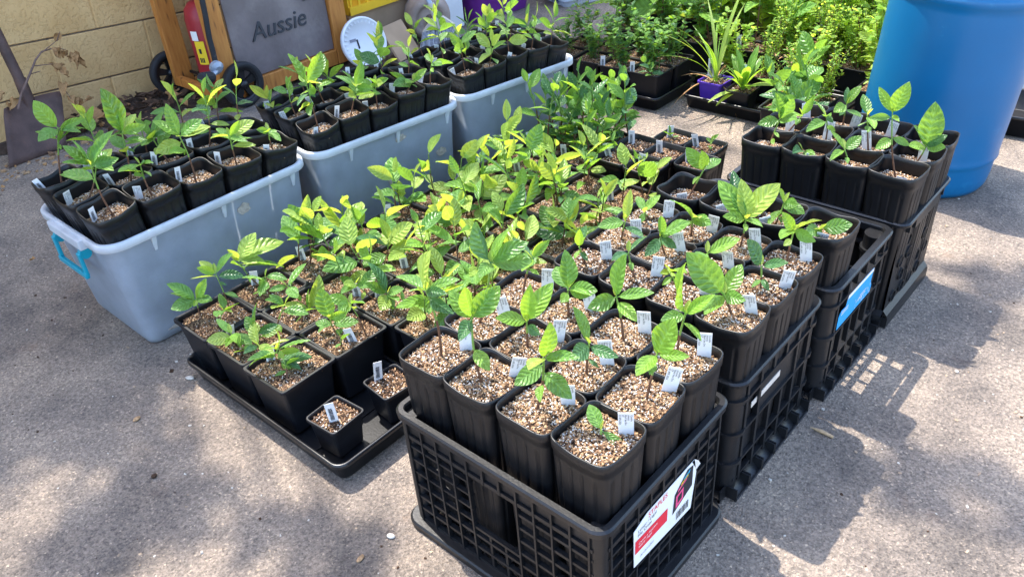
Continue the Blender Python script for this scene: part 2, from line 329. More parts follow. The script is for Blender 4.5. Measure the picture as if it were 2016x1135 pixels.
# ---------------------------------------------------------------- leaves
def leafmesh(name, mat, wr, fold=0.25, droop=0.25, quilt=0.03, veins=7, nu=16, nv=8, wav=0.0, pet=0.08, sharp=1.0, twist=0.0):
    vs, fs, uvs = [], [], []
    for i in range(nu+1):
        t = i/nu; u = pet+(1-pet)*t
        prof = max(0.0, math.sin(math.pi*min(1, t)**(0.92*sharp)))**0.72*(1-0.12*t**6)
        hw = max(0.006, 0.5*wr*prof) if 0 < i < nu else (0.012 if i == 0 else 0.002)
        for j in range(nv+1):
            v = -1+2*j/nv
            ph = veins*t*2*math.pi-abs(v)**0.8*2.2*math.pi*0.95
            q = quilt*wr*math.sin(ph)*(1-abs(abs(v)-0.5)*1.6)*min(1, prof*1.4)
            z = fold*hw*abs(v)**1.3*0.9 - droop*(t**2.0)*0.55 + q + wav*math.sin(t*9+v*2.0)*abs(v)*wr*0.5
            x = u - droop*0.10*t*t
            y = v*hw + twist*z
            vs.append((x, y, z+twist*v*hw*t)); uvs.append((t, j/nv))
    for i in range(nu):
        for j in range(nv):
            a = i*(nv+1)+j; fs.append((a, a+nv+1, a+nv+2, a+1))
    o = len(vs)   # petiole
    for (x, z) in ((-0.0, -0.01), (pet*0.6, -0.006), (pet*1.2, 0.0)):
        for k in range(4):
            an = math.pi/2*k; vs.append((x, 0.014*math.cos(an), z+0.014*math.sin(an))); uvs.append((0.02, 0.5))
    for i in range(2):
        for k in range(4): fs.append((o+i*4+k, o+i*4+(k+1) % 4, o+(i+1)*4+(k+1) % 4, o+(i+1)*4+k))
    me = bpy.data.meshes.new(name); me.from_pydata(vs, [], fs); me.materials.append(mat)
    uvl = me.uv_layers.new(name='UVMap')
    for l in me.loops: uvl.data[l.index].uv = uvs[l.vertex_index]
    me.polygons.foreach_set('use_smooth', [True]*len(fs)); me.update(); return me
LV = {}
for mk in ('leaf', 'leafy', 'leafd', 'leafg'):
    q = 0.052 if mk != 'leafy' else 0.042
    LV[mk] = [leafmesh('leaf', MT[mk], 0.47, 0.30, 0.22, q, 7, nu=24), leafmesh('leaf', MT[mk], 0.55, 0.18, 0.34, q, 6, nu=24, wav=0.06),
              leafmesh('leaf', MT[mk], 0.40, 0.40, 0.12, q, 8, nu=24, sharp=1.05), leafmesh('leaf', MT[mk], 0.50, 0.22, 0.5, q, 7, nu=24, wav=0.04, twist=0.15),
              leafmesh('leaf', MT[mk], 0.60, 0.14, 0.15, q*0.9, 6, nu=24, sharp=0.95), leafmesh('leaf', MT[mk], 0.44, 0.5, 0.3, q, 8, nu=24, wav=0.08, twist=-0.2)]
NARROW = {mk: [leafmesh('leaf', MT[mk], 0.27, 0.35, 0.25, 0.03, 8, sharp=1.1), leafmesh('leaf', MT[mk], 0.22, 0.4, 0.5, 0.02, 8)] for mk in ('leaf', 'leafg', 'leafy')}
def put_leaf(parent, p0, p1, mk, variant=None, roll=0.0, wid=1.0, bank=LV, hint=None):
    d = p1-p0; L = d.length
    if L < 1e-4: return
    x = d/L; up = Vector((0, 0, 1)) if hint is None else hint.normalized(); z = up-x*up.dot(x)
    if z.length < 0.05: z = x.orthogonal()
    z.normalize(); y = z.cross(x)
    m3 = Matrix((x, y*wid, z)).transposed() @ Matrix.Rotation(roll, 3, 'X')
    m = (m3*L).to_4x4(); m.translation = p0
    ms = bank[mk]; me = ms[random.randrange(len(ms)) if variant is None else variant % len(ms)]
    return link('leaf', me, parent, m)
def stemobj(parent, pts, r0, r1, mat, green_from=2):
    m = MB(); n = len(pts); rad = [r0+(r1-r0)*i/(n-1) for i in range(n)]
    k = max(1, int(n*0.62))
    m.tube(pts[:k+1], rad[:k+1], mat, 6, caps=False)
    if k < n-1: m.tube(pts[k:], rad[k:], MT['gstem'], 6)
    return m.build('stem', parent)
def bend(p0, p1, n=7, a=0.01):
    d = p1-p0; s = d.orthogonal().normalized(); t = d.normalized().cross(s); f1, f2 = random.uniform(-a, a), random.uniform(-a, a)
    return [p0+d*(i/(n-1))+(s*f1+t*f2)*math.sin(math.pi*i/(n-1)) for i in range(n)]
def pick_mk(young):
    r = random.random()
    if r < young: return 'leafy'
    if r < young+0.45: return 'leaf'
    if r < young+0.72: return 'leafg'
    return 'leafd'
def rplant(root, base, h, nl, L=0.06, young=0.25, lean=0.02, clear=0.45, r=0.0017, mks=None, bank=LV, wid=1.0):
    """random seedling: base in the root's own coordinates"""
    base = Vector(base); top = base+Vector((random.uniform(-lean, lean), random.uniform(-lean, lean), h))
    pts = bend(base, top, 8, h*0.06); st = stemobj(root, pts, r*1.25, r*0.7, MT['stem'])
    a = random.uniform(0, 6.28)
    for i in range(nl):
        t = clear+(1-clear)*(i/(max(1, nl-1))); f = t*(len(pts)-1); k = min(int(f), len(pts)-2)
        p = pts[k].lerp(pts[k+1], f-k); a += 2.4+random.uniform(-0.4, 0.4)
        el = R(2+72*((i+0.5)/nl)**1.3+random.uniform(-14, 14)); l = L*random.uniform(0.7, 1.15)*(0.72 if i >= nl-1 else 1.0)*(0.75 if i == 0 else 1)
        d = Vector((math.cos(a)*math.cos(el), math.sin(a)*math.cos(el), math.sin(el)))
        wid_ = wid*random.uniform(.78, 1.0); mk = (random.choice(mks) if mks else pick_mk(young*1.9 if i >= nl-2 else young*0.5))
        hv = Vector((random.gauss(0, .55), random.gauss(0, .55), 1.0))
        put_leaf(st, p, p+d*l, mk, roll=random.uniform(-0.4, 0.4), bank=bank, wid=wid_, hint=hv)
    return st
def mplant(root, base, node, tips, r=0.002, Lt=0.064, mks='leaf', extra=0):
    """seedling traced at its own depth: base, node and leaf tips, world positions turned into the root's frame"""
    inv = root.matrix_basis.inverted(); base = Vector(base)
    n = Vector((CAMP.x-base.x, CAMP.y-base.y, 0)).normalized()
    nd = bpp(node, base, n); nd = nd+n*random.uniform(-0.008, 0.008)
    h = nd.z-base.z; pts = bend(base, nd, 8, 0.05*h)
    st = stemobj(root, [inv @ p for p in pts], r*1.2, r*0.75, MT['stem'])
    keys = {'l': 'leaf', 'y': 'leafy', 'd': 'leafd', 'g': 'leafg'}
    for i, tp in enumerate(tips):
        px = tp[:2]; mk = keys[tp[2]] if len(tp) > 2 else pick_mk(0.2)
        q = bpp(px, nd, n); v = q-nd
        att = nd.copy()
        if v.z < 0.006 and h > 0.04:
            f = max(0.35, 1+min(0, v.z)/h*0.9); kk = f*(len(pts)-1); k = min(int(kk), len(pts)-2); att = pts[k].lerp(pts[k+1], kk-k)
        v = q-att; tgt = max(v.length*1.02, Lt*random.uniform(0.65, .95)); dd = math.sqrt(max(0, tgt*tgt-v.length_squared)); dd = min(dd, 0.05)
        sg = 1 if (v.z < 0.02) else random.choice((-1, 1))
        if v.length < 0.02: dd *= 0.5
        roll = random.uniform(-0.5, 0.5)
        q = att+v+n*dd*sg
        hv = Vector((random.gauss(0, .25), random.gauss(0, .25), random.uniform(.5, 1.0)))+n*random.uniform(.0, .85)
        put_leaf(st, inv @ att, inv @ q, mk, roll=roll*.6, wid=random.uniform(0.74, 1.0), hint=(inv.to_3x3() @ hv))
    for i in range(extra):
        f = random.uniform(.6, 1.0); kk = f*(len(pts)-1); k = min(int(kk), len(pts)-2); att = pts[k].lerp(pts[k+1], kk-k); a = random.uniform(0, 6.28); el = R(random.uniform(0, 55)); l = Lt*random.uniform(.7, 1.1)
        q = att+l*Vector((math.cos(a)*math.cos(el), math.sin(a)*math.cos(el), math.sin(el)))
        put_leaf(st, inv @ att, inv @ q, pick_mk(.3), roll=random.uniform(-.4, .4), wid=random.uniform(.75, .98), hint=Vector((random.gauss(0, .5), random.gauss(0, .5), 1)))
    # a small terminal bud leaf
    put_leaf(st, inv @ nd, inv @ (nd+Vector((random.uniform(-.012, .012), random.uniform(-.012, .012), 0.022))), 'leafy', 2)
    return st

# ---------------------------------------------------------------- pots
def superel(hw, n, N_=64):
    out = []
    for k in range(N_):
        a = 2*math.pi*(k+0.5)/N_; c, s = math.cos(a), math.sin(a)
        r = (abs(c)**n+abs(s)**n)**(-1/n); out.append((hw*r*c, hw*r*s, a))
    return out
def ribbed_pot(name, W=0.106, H=0.372, Wb=0.078, wavy=0.0, ribs=8, soil=0.36, n=5.5, lipz=0.02):
    """tall thin-walled rounded-square pot: outer skin with pressed grooves, folded rim, inner skin, floor"""
    m = MB(); NN = 192; rings = []
    def ring(z, hw, groove, wv):
        pts = []
        for k, (x, y, a) in enumerate(superel(hw, n, NN)):
            f = 1.0
            if groove:
                ph = (k/NN*4*4) % 1.0
                if abs(ph-0.5) < 0.13: f = 1-0.042*groove
            zz = z+wv*(abs(math.cos(2*a)*0-1)*0+(-math.cos(4*a)))*1.0
            pts.append(Vector((x*f, y*f, zz)))
        return pts
    hb, ht = Wb/2, W/2
    def hw(z): return hb+(ht-hb)*(z/H)
    prof = [(0.0, hb*0.90, 0, 0), (0.004, hb, 0, 0), (0.03, hw(0.03), 1, 0), (H*0.5, hw(H*.5), 1, 0), (H-lipz*2.2, hw(H-.05), 1, 0), (H-lipz*1.8, hw(H-.04), 0.3, 0), (H-lipz*1.6, hw(H-.035), 0, wavy*.6),
            (H-lipz, hw(H-lipz), 0, wavy*.9), (H-lipz+0.001, hw(H-lipz)+0.0014, 0, wavy*.9), (H-0.001, ht+0.0012, 0, wavy), (H, ht, 0, wavy), (H-0.0004, ht-0.0014, 0, wavy), (H-0.01, ht-0.0022, 0, wavy*.9), (soil-0.012, hw(soil)-0.002, 0, 0)]
    for z, h_, gv, wv in prof: rings.append(ring(z, h_, gv, wv))
    m.loft(rings, MT['pot'], True, (True, False)); me = m.mesh(name)
    return me
def square_pot(name, W, H, Wb, lip, soil, mat):
    m = MB(); rings = []
    def ring(h_, z, r): return [Vector((x, y, z)) for x, y in rrect(h_, h_, r, 3)]
    hb, ht = Wb/2, W/2
    def hw(z): return hb+(ht-lip-hb)*(z/H)
    rings = [ring(hb-0.003, 0, 0.006), ring(hb, 0.003, 0.006), ring(hw(H*0.5), H*0.5, 0.008), ring(hw(H-0.008), H-0.008, 0.008), ring(ht, H-0.007, 0.009), ring(ht, H-0.001, 0.009), ring(ht-0.0008, H, 0.009), ring(ht-lip*0.9, H, 0.008), ring(ht-lip-0.0012, H-0.002, 0.007), ring(hw(soil)-0.002, soil-0.012, 0.006)]
    m.loft(rings, mat, False, (True, False)); return m.mesh(name)
def small_ribbed(name, W, H, Wb, soil):
    m = MB(); NN = 96
    hb, ht = Wb/2, W/2
    def hw(z): return hb+(ht-hb)*(z/H)
    def ring(z, h_, gv):
        return [Vector((x*(1-(0.035*gv if (k % 6) < 2 else 0)), y*(1-(0.035*gv if (k % 6) < 2 else 0)), z)) for k, (x, y, a) in enumerate(superel(h_, 7, NN))]
    rings = [ring(0, hb*.92, 0), ring(0.004, hb, 0), ring(0.012, hw(.012), 1), ring(H*.5, hw(H*.5), 1), ring(H-.032, hw(H-.032), 1), ring(H-.028, hw(H-.028), 0), ring(H-.018, hw(H-.018), 0), ring(H-.017, ht+.001, 0), ring(H-.001, ht+.0015, 0), ring(H, ht, 0), ring(H-.001, ht-.0018, 0), ring(soil-.012, hw(soil)-.002, 0)]
    m.loft(rings, MT['pot'], True, (True, False)); return m.mesh(name)
def soilmesh(name, hw, n, mix, cnt, size=1.0, seed=1):
    rng = random.Random(seed); m = MB(); NN = 40
    rings = []
    for f in (1.0, 0.8, 0.55, 0.3, 0.08):
        rings.append([Vector((x*f, y*f, 0.004*(1-f)+rng.uniform(-0.0022, 0.0022))) for x, y, a in superel(hw, n, NN)])
    m.loft(rings, MT['soilbase'], True, (False, True))
    tot = sum(v for _, v in mix)
    for i in range(cnt):
        while True:
            x, y = rng.uniform(-1, 1), rng.uniform(-1, 1)
            if abs(x)**n+abs(y)**n < 0.93: break
        r = rng.uniform(0, tot); 
        for kind, v in mix:
            r -= v
            if r <= 0: break
        if kind == 'perlite': d = [rng.uniform(.0016, .0042)*size for _ in range(3)]
        elif kind == 'husk': d = [rng.uniform(.004, .009)*size, rng.uniform(.0012, .002)*size, .0011]
        else: d = [rng.uniform(.004, .012)*size, rng.uniform(.002, .0045)*size, rng.uniform(.0012, .003)]
        rt = Matrix.Rotation(rng.uniform(0, 6.3), 3, 'Z') @ Matrix.Rotation(rng.uniform(-.6, .6), 3, 'Y') @ Matrix.Rotation(rng.uniform(-.6, .6), 3, 'X')
        o = len(m.v); m.box((x*hw, y*hw, 0.004*(1-max(abs(x), abs(y)))+rng.uniform(0.0002, 0.0022)), d, MT[kind], rt)
        for q in range(o, len(m.v)):
            p = m.v[q]; j = 0.25*min(d); m.v[q] = (p[0]+rng.uniform(-j, j), p[1]+rng.uniform(-j, j), p[2]+rng.uniform(-j, j))
    return m.mesh(name)
LIGHT = [('perlite', 0.36), ('bark', 0.22), ('husk', 0.26), ('bark2', 0.26), ('bark3', 0.10)]
MID = [('perlite', 0.22), ('bark', 0.28), ('husk', 0.22), ('bark2', 0.3), ('bark3', 0.2)]
DARK = [('perlite', 0.14), ('bark', 0.20), ('husk', 0.10), ('bark2', 0.36), ('bark3', 0.34)]
SOIL_A = [soilmesh('soil', 0.0495, 5.5, LIGHT, 1350, 0.66, s) for s in (1, 2, 3)]
SOIL_B = [soilmesh('soil', 0.0475, 5.5, LIGHT, 900, 0.75, s) for s in (4, 5)]
SOIL_SQ = [soilmesh('soil', 0.0615, 12, MID, 1700, 0.72, 6), soilmesh('soil', 0.0615, 12, DARK, 1700, 0.72, 7)]
SOIL_C = [soilmesh('soil', 0.0495, 5.5, [('perlite', .5), ('bark', .14), ('husk', .1), ('bark2', .3), ('bark3', .4)], 1250, 0.72, s) for s in (14, 15)]+SOIL_A[:1]
SOIL_S = [soilmesh('soil', 0.0375, 10, [('perlite', .2), ('bark2', .35), ('bark3', .4), ('bark', .15)], 380, 0.8, 8)]
SOIL_R = [soilmesh('soil', 0.0425, 7, DARK, 330, 1.0, 9)]
POT_A = ribbed_pot('pot', soil=0.355); POT_AW = ribbed_pot('pot', wavy=0.002, soil=0.355)
POT_B = ribbed_pot('pot', soil=0.338, wavy=0.001); POT_BW = ribbed_pot('pot', wavy=0.0028, soil=0.338, W=0.104)
SQ = square_pot('pot', 0.142, 0.135, 0.108, 0.006, 0.122, MT['sqpot'])
SMALLSQ = square_pot('pot', 0.088, 0.082, 0.066, 0.0035, 0.074, MT['sqpot'])
RIB = small_ribbed('pot', 0.100, 0.175, 0.076, 0.157)

# ---------------------------------------------------------------- tags
def tagmesh(W=0.0185, H=0.075, curve=0.006):
    m = MB(); n = 6; fr, bk = [], []
    vs = []
    for i in range(n+1):
        t = i/n; off = curve*t*t
        for (x, th) in ((-W/2, 0), (W/2, 0), (W/2, -0.0006), (-W/2, -0.0006)): vs.append((x, off*-1+th*-1, H*t))
    fs = [(i*4+k, i*4+(k+1) % 4, (i+1)*4+(k+1) % 4, (i+1)*4+k) for i in range(n) for k in range(4)]+[(3, 2, 1, 0), (n*4, n*4+1, n*4+2, n*4+3)]
    m.add(vs, fs, MT['tag']); return m.mesh('plant_tag')
TAGM = tagmesh(); TAGW = tagmesh(0.022, 0.072, 0.007)
_t = textmesh('print', 'Camellia\nsinensis\nBlack Sea Dre\nCF\n01 APR 2024', 0.0042, MT['ink'], 0.0, spacing=0.95)
# turn the lettering to run down the tag, on its front face (-y)
def orient_print(me, M3):
    for v in me.vertices: v.co = M3 @ v.co
    me.update(); return me
def wrap_print(me, H, curve):
    for v in me.vertices:
        t = min(1, max(0, v.co.z/H)); v.co.y = -curve*t*t-0.0009
    me.update(); return me
# text x -> -z, text y -> +x
PR_T = wrap_print(orient_print(_t, Matrix.Translation((0.0065, 0, 0.068)).to_4x4() @ Matrix(((0, 1, 0, 0), (0, 0, 0, 0), (-1, 0, 0, 0), (0, 0, 0, 1)))), 0.072, 0.007)
_b = MB(); rng = random.Random(3); z = 0.030
while z < 0.062:
    d = rng.choice((0.0006, 0.0009, 0.0014)); _b.add([(-0.005, 0, z), (0.003, 0, z), (0.003, 0, z+d), (-0.005, 0, z+d)], [(0, 1, 2, 3)], MT['ink']); z += d+rng.choice((0.0007, 0.001))
PR_B = wrap_print(_b.mesh('print'), 0.075, 0.006)
def put_tag(root, loc, yaw, kind='t', lean=0.0, roll=0.0, scale=1.0):
    m = Matrix.Translation(loc) @ Matrix.Rotation(yaw, 4, 'Z') @ Matrix.Rotation(lean, 4, 'X') @ Matrix.Rotation(roll, 4, 'Y') @ Matrix.Scale(scale, 4)
    o = link('plant_tag', TAGW if kind == 't' else TAGM, root, m)
    link('print', PR_T if kind == 't' else PR_B, o)
    return o
FACE = math.atan2(CAMP.x+0.5, 0.7+CAMP.y*-1) # yaw turning a tag (front -y) to the viewer's side
def yaw_to_cam(p): 
    d = Vector((CAMP.x-p[0], CAMP.y-p[1])); return math.atan2(d.y, d.x)+math.pi/2

# ---------------------------------------------------------------- potted seedlings
ORD = ['first', 'second', 'third', 'fourth', 'fifth', 'sixth', 'seventh', 'eighth']
def potted(loc, potme, soils, soilz, label, group, rz=0.0, sc=1.0, lean=(0, 0), cat='potted plant', name='potted_seedling', seed=None):
    o = empty(name, loc); o.rotation_euler = (lean[0], lean[1], rz); o.scale = (sc,)*3
    o.matrix_basis = Matrix.LocRotScale(Vector(loc), o.rotation_euler.to_matrix(), Vector((sc,)*3))
    tag(o, label, cat, group)
    link('pot', potme, o)
    s = link('soil', random.choice(soils), o, Matrix.Translation((0, 0, soilz)) @ Matrix.Rotation(random.choice((0, 1, 2, 3))*math.pi/2, 4, 'Z'))
    return o
def local_tag(root, dx, dy, z, kind='t', yawj=0.35, lean=0.12, sc=1.0):
    p = root.matrix_basis @ Vector((dx, dy, z)); yaw = yaw_to_cam(p)-root.rotation_euler[2]+random.uniform(-yawj, yawj)
    put_tag(root, (dx, dy, z), yaw, kind, random.uniform(-lean, lean), random.uniform(-0.2, 0.2), sc)

# crate 1 : traced seedlings
C1 = {
 (3,0): ((838,568), [(785,555,'l'),(817,485,'y'),(902,538,'l'),(881,582,'d'),(845,598,'l'),(868,550,'d')]),
 (2,0): ((929,634), [(883,582,'g'),(905,553,'g'),(973,575,'g'),(986,572,'g'),(901,630,'d'),(957,683,'g')]),
 (1,0): ((1070,703), [(1088,638,'g'),(1037,675,'y'),(1015,722,'l'),(1132,671,'l'),(1116,734,'l'),(1057,765,'g')]),
 (0,0): ((1184,852), [(1157,823,'l'),(1234,867,'l')]),
 (0,1): ((1293,702), [(1320,622,'g'),(1255,688,'g'),(1356,686,'g'),(1284,712,'l')]),
 (0,2): ((1349,622), [(1329,508,'g'),(1406,594,'l'),(1398,568,'g'),(1309,602,'l'),(1384,637,'g')]),
 (1,1): ((1160,682), [(1132,612,'l'),(1214,680,'d'),(1128,673,'d'),(1178,705,'d')]),
 (2,1): ((1037,632), [(1040,556,'g'),(979,606,'g'),(1085,565,'g'),(1060,640,'d'),(1064,608,'d')]),
 (3,1): ((966,520), [(924,445,'d'),(1028,461,'l'),(1047,503,'l'),(994,455,'g'),(948,500,'l')]),
 (1,2): ((1213,590), [(1210,489,'l'),(1287,565,'l'),(1166,575,'l'),(1253,594,'g'),(1225,600,'g')]),
 (2,2): ((1118,567), [(1118,502,'l'),(1172,550,'l'),(1089,545,'l'),(1157,552,'g'),(1105,577,'g')]),
 (3,2): ((1048,513), [(1082,467,'l'),(1010,480,'d'),(1025,500,'g'),(1060,528,'g')]),
}
SIDE1 = 'the red and white sticker'
TAGPOS = {}
for (i, j), (node, tips) in C1.items():
    x, y = -0.062-0.1055*i+random.uniform(-.002, .002), 0.076+0.1055*j+random.uniform(-.002, .002)
    o = potted((x, y, 0.014), POT_A if (i+j) % 2 else POT_AW, SOIL_A, 0.355, 'black ribbed pot, %s column from the red stickered side, %s from the next crate' % (ORD[i], ORD[2-j]), 'seedling pots in the stickered grid crate', rz=random.uniform(-.05, .05))
    mplant(o, o.matrix_basis @ Vector((random.uniform(-.008, .008), random.uniform(-.008, .008), 0.357)), node, tips)
    local_tag(o, 0.022, 0.036, 0.335, 't', 0.3)
C2 = {
 (0,0): ((1425,582), [(1358,487,'l'),(1461,535,'g'),(1462,566,'l'),(1395,575,'g'),(1408,590,'g')]),
 (0,1): ((1499,524), [(1476,464,'d'),(1552,508,'d'),(1482,550,'l'),(1515,552,'d')]),
 (0,2): ((1563,456), [(1551,411,'g'),(1614,418,'y'),(1542,430,'g'),(1546,470,'y'),(1600,455,'l')]),
 (1,0): ((1318,532), [(1350,506,'g'),(1302,520,'y'),(1330,505,'y'),(1306,545,'g')]),
 (1,1): ((1392,500), [(1457,472,'g'),(1372,480,'l')]),
 (1,2): ((1468,432), [(1528,362,'y'),(1464,360,'y'),(1416,360,'g'),(1430,408,'g'),(1500,420,'l'),(1470,440,'g'),(1440,385,'l')]),
 (2,0): ((1237,500), [(1272,476,'d'),(1206,489,'d'),(1245,515,'l')]),
 (2,1): ((1300,470), [(1303,412,'l'),(1352,422,'l'),(1332,470,'d'),(1278,478,'d')]),
 (2,2): ((1363,428), [(1333,372,'l'),(1396,414,'l'),(1378,395,'y'),(1346,434,'g')]),
 (3,0): ((1140,482), [(1141,440,'g'),(1131,493,'g'),(1155,497,'d'),(1152,450,'d')]),
 (3,1): ((1231,438), [(1240,378,'y'),(1179,428,'l'),(1268,446,'d')]),
 (3,2): ((1268,415), [(1298,393,'g'),(1252,400,'l'),(1262,428,'l')]),
}
for (i, j), (node, tips) in C2.items():
    x, y = -0.052-0.099*i+random.uniform(-.002, .002), 0.440+0.100*j+random.uniform(-.002, .002)
    o = potted((x, y, 0.014), POT_A if (i+j) % 2 else POT_AW, SOIL_C, 0.355, 'black ribbed pot, %s column from the paper strip side, %s from the sticker crate' % (ORD[i], ORD[j]), 'seedling pots in the crate with the paper strip', rz=random.uniform(-.05, .05), sc=0.955 if True else 1)
    o.matrix_basis = Matrix.LocRotScale(Vector((x, y, 0.014)), o.rotation_euler.to_matrix(), Vector((.95, .95, 1.0)))
    mplant(o, o.matrix_basis @ Vector((random.uniform(-.008, .008), random.uniform(-.008, .008), 0.357)), node, tips)
    local_tag(o, 0.026, 0.034, 0.33, 't', 0.3)
C3 = [(-0.050, 0.795, (1617,448), [(1677,434,'l'),(1614,425,'y'),(1597,432,'l')], 'black ribbed pot in the half empty crate nearest the blue sticker'),
      (-0.148, 0.790, (1543,402), [(1535,362,'g'),(1585,404,'l'),(1565,380,'l'),(1514,410,'g'),(1540,425,'l')], 'second black ribbed pot from the blue sticker in the half empty crate'),
      (-0.246, 0.788, (1443,392), [(1447,348,'d'),(1436,405,'l')], 'third black ribbed pot from the blue sticker in the half empty crate'),
      (-0.345, 0.785, (1385,338), [(1388,294,'g'),(1420,318,'l'),(1350,295,'g'),(1363,346,'g')], 'black ribbed pot in the half empty crate farthest from the blue sticker')]
for x, y, node, tips, lb in C3:
    o = potted((x, y, 0.014), POT_BW, SOIL_B, 0.336, lb, 'seedling pots in the half empty crate', rz=random.uniform(-.06, .06))
    mplant(o, o.matrix_basis @ Vector((0, 0, 0.338)), node, tips); local_tag(o, 0.0, -0.02, 0.30, 't', 0.4)
C4 = {
 (3,0): ((1535,238), [(1530,172,'l'),(1498,231,'l'),(1564,192,'l'),(1568,218,'l'),(1534,262,'g'),(1524,275,'g')]),
 (2,0): ((1581,296), [(1567,275,'d'),(1606,297,'l')]),
 (1,0): ((1663,296), [(1636,262,'g'),(1696,270,'l'),(1638,293,'g'),(1670,310,'l')]),
 (0,0): ((1757,222), [(1788,162,'g'),(1727,175,'g'),(1787,191,'l'),(1712,227,'l'),(1772,228,'g'),(1794,277,'l'),(1731,273,'g')]),
 (0,1): ((1822,292), [(1844,200,'l'),(1813,241,'l'),(1792,275,'g'),(1862,282,'l'),(1858,258,'d')]),
 (1,1): ((1708,225), [(1698,194,'l'),(1727,232,'g'),(1690,240,'l'),(1712,250,'l')]),
 (2,1): ((1627,228), [(1632,206,'l'),(1604,207,'l'),(1591,237,'l'),(1645,250,'g'),(1640,228,'d')]),
 (3,1): ((1580,225), [(1600,190,'l'),(1560,205,'g'),(1568,235,'l')]),
 (0,2): None, (1,2): None,
 (2,2): ((1666,207), [(1698,219,'l'),(1654,219,'d'),(1668,175,'d'),(1692,168,'g'),(1650,200,'g')]),
 (3,2): None,
}
for (i, j), sp in C4.items():
    x, y = -0.022-0.100*i+random.uniform(-.003, .003), 1.108+0.094*j+random.uniform(-.003, .003)
    o = potted((x, y, 0.014), POT_BW if (i+j) % 3 else POT_B, SOIL_B, 0.336, 'ribbed pot in the round holed crate, %s from the pavement, %s from the barrel' % (ORD[i], ORD[2-j]), 'seedling pots in the round holed crate', rz=random.uniform(-.06, .06))
    o.matrix_basis = Matrix.LocRotScale(Vector((x, y, 0.014)), o.rotation_euler.to_matrix(), Vector((.97, .93, 1.0)))
    if sp: mplant(o, o.matrix_basis @ Vector((0, 0, 0.338)), *sp)
    local_tag(o, random.uniform(-.01, .02), -0.02 if j == 0 else 0.02, 0.29 if j == 0 else 0.315, 't', 0.4)

# ---------------------------------------------------------------- crates
def face_frame(side, x0, x1, y0, y1):
    """local frame of a crate wall: returns f(u, d, z) with u along the wall, d outwards"""
    if side == 'front': return (lambda u, d, z: (x0+u, y0-d, z)), x1-x0
    if side == 'back': return (lambda u, d, z: (x1-u, y1+d, z)), x1-x0
    if side == 'right': return (lambda u, d, z: (x1+d, y0+u, z)), y1-y0
    return (lambda u, d, z: (x0-d, y1-u, z)), y1-y0
def fbox(m, f, u0, u1, d0, d1, z0, z1, mat):
    vs = [f(u, d, z) for u in (u0, u1) for d in (d0, d1) for z in (z0, z1)]
    m.add(vs, [(0, 1, 3, 2), (4, 6, 7, 5), (0, 4, 5, 1), (2, 3, 7, 6), (0, 2, 6, 4), (1, 5, 7, 3)], mat)
def rim_ring(x0, x1, y0, y1, z0, z1, wd, r, mat, lip=0.0):
    cx, cy = (x0+x1)/2, (y0+y1)/2; hx, hy = (x1-x0)/2, (y1-y0)/2; m = MB()
    def rg(e, z, rr): return [Vector((cx+x, cy+y, z)) for x, y in rrect(hx+e, hy+e, max(0.004, rr), 6)]
    m.loft([rg(0, z0, r), rg(0.001, z1-0.003, r), rg(-0.002, z1, r), rg(-wd+0.002, z1, r-wd+.002), rg(-wd, z1-0.003, r-wd), rg(-wd, z0, r-wd), rg(0, z0, r)], mat, False)
    return m
CM = MT['crate']
def crate_root(name, label): 
    o = empty(name, (0, 0, 0)); return tag(o, label, 'crate')
# crate 1, open grid
cr = crate_root('grid_crate', 'black open grid crate with a torn red and white sticker, full of tall pots')
X0, X1, Y0, Y1, H = -0.438, 0.0, 0.0, 0.362, 0.28
rim_ring(X0, X1, Y0, Y1, H-0.014, H, 0.013, 0.026, CM).build('rim', cr)
ix0, ix1, iy0, iy1 = X0+0.010, X1-0.010, Y0+0.010, Y1-0.010
for side in ('front', 'right', 'back', 'left'):
    f, W = face_frame(side, ix0, ix1, iy0, iy1); m = MB(); nc = 11 if W > 0.38 else 9
    cols = [0.018+(W-0.036)*k/nc for k in range(nc+1)]; zs = [0.020, 0.051, 0.082, 0.113, 0.144, 0.175, 0.206]
    hc = (4, 7) if nc == 11 else (3, 6)
    for z in zs:
        if z > 0.1:
            fbox(m, f, 0.012, cols[hc[0]]+.003, -0.004, 0.004, z-.0022, z+.0022, CM); fbox(m, f, cols[hc[1]]-.003, W-0.012, -0.004, 0.004, z-.003, z+.003, CM)
            if z == 0.206 and side in ('right', 'left'): fbox(m, f, cols[hc[0]], cols[hc[1]], -0.004, 0.004, z-.003, z+.003, CM)
        else: fbox(m, f, 0.012, W-0.012, -0.004, 0.004, z-.003, z+.003, CM)
    fbox(m, f, 0.012, W-0.012, -0.005, 0.005, 0.226, 0.234, CM)          # upper rail
    fbox(m, f, 0.012, W-0.012, -0.0035, 0.001, 0.236, 0.270, CM)         # solid band under rim
    for k, u in enumerate(cols):
        top = 0.266
        if hc[0] < k < hc[1] and side in ('front', 'back', 'right', 'left'):
            fbox(m, f, u-.0025, u+.0025, -0.003, 0.003, 0.012, 0.0995, CM); fbox(m, f, u-.0025, u+.0025, -0.003, 0.006, 0.2265, 0.266, CM)
        else: fbox(m, f, u-.0018, u+.0018, -0.003, 0.006, 0.012, top, CM)
    fbox(m, f, cols[hc[0]], cols[hc[1]], -0.004, 0.004, 0.098, 0.104, CM)
    m.build('side_grid', cr)
m = MB()
for cx, cy in ((ix0, iy0), (ix1, iy0), (ix0, iy1), (ix1, iy1)):
    sx, sy = (1 if cx == ix0 else -1), (1 if cy == iy0 else -1)
    m = MB(); m.tube([(cx+sx*0.012, cy+sy*0.012, 0.014), (cx+sx*0.012, cy+sy*0.012, 0.266)], 0.0155, CM, 12); m.build('corner_post', cr)
m = MB()
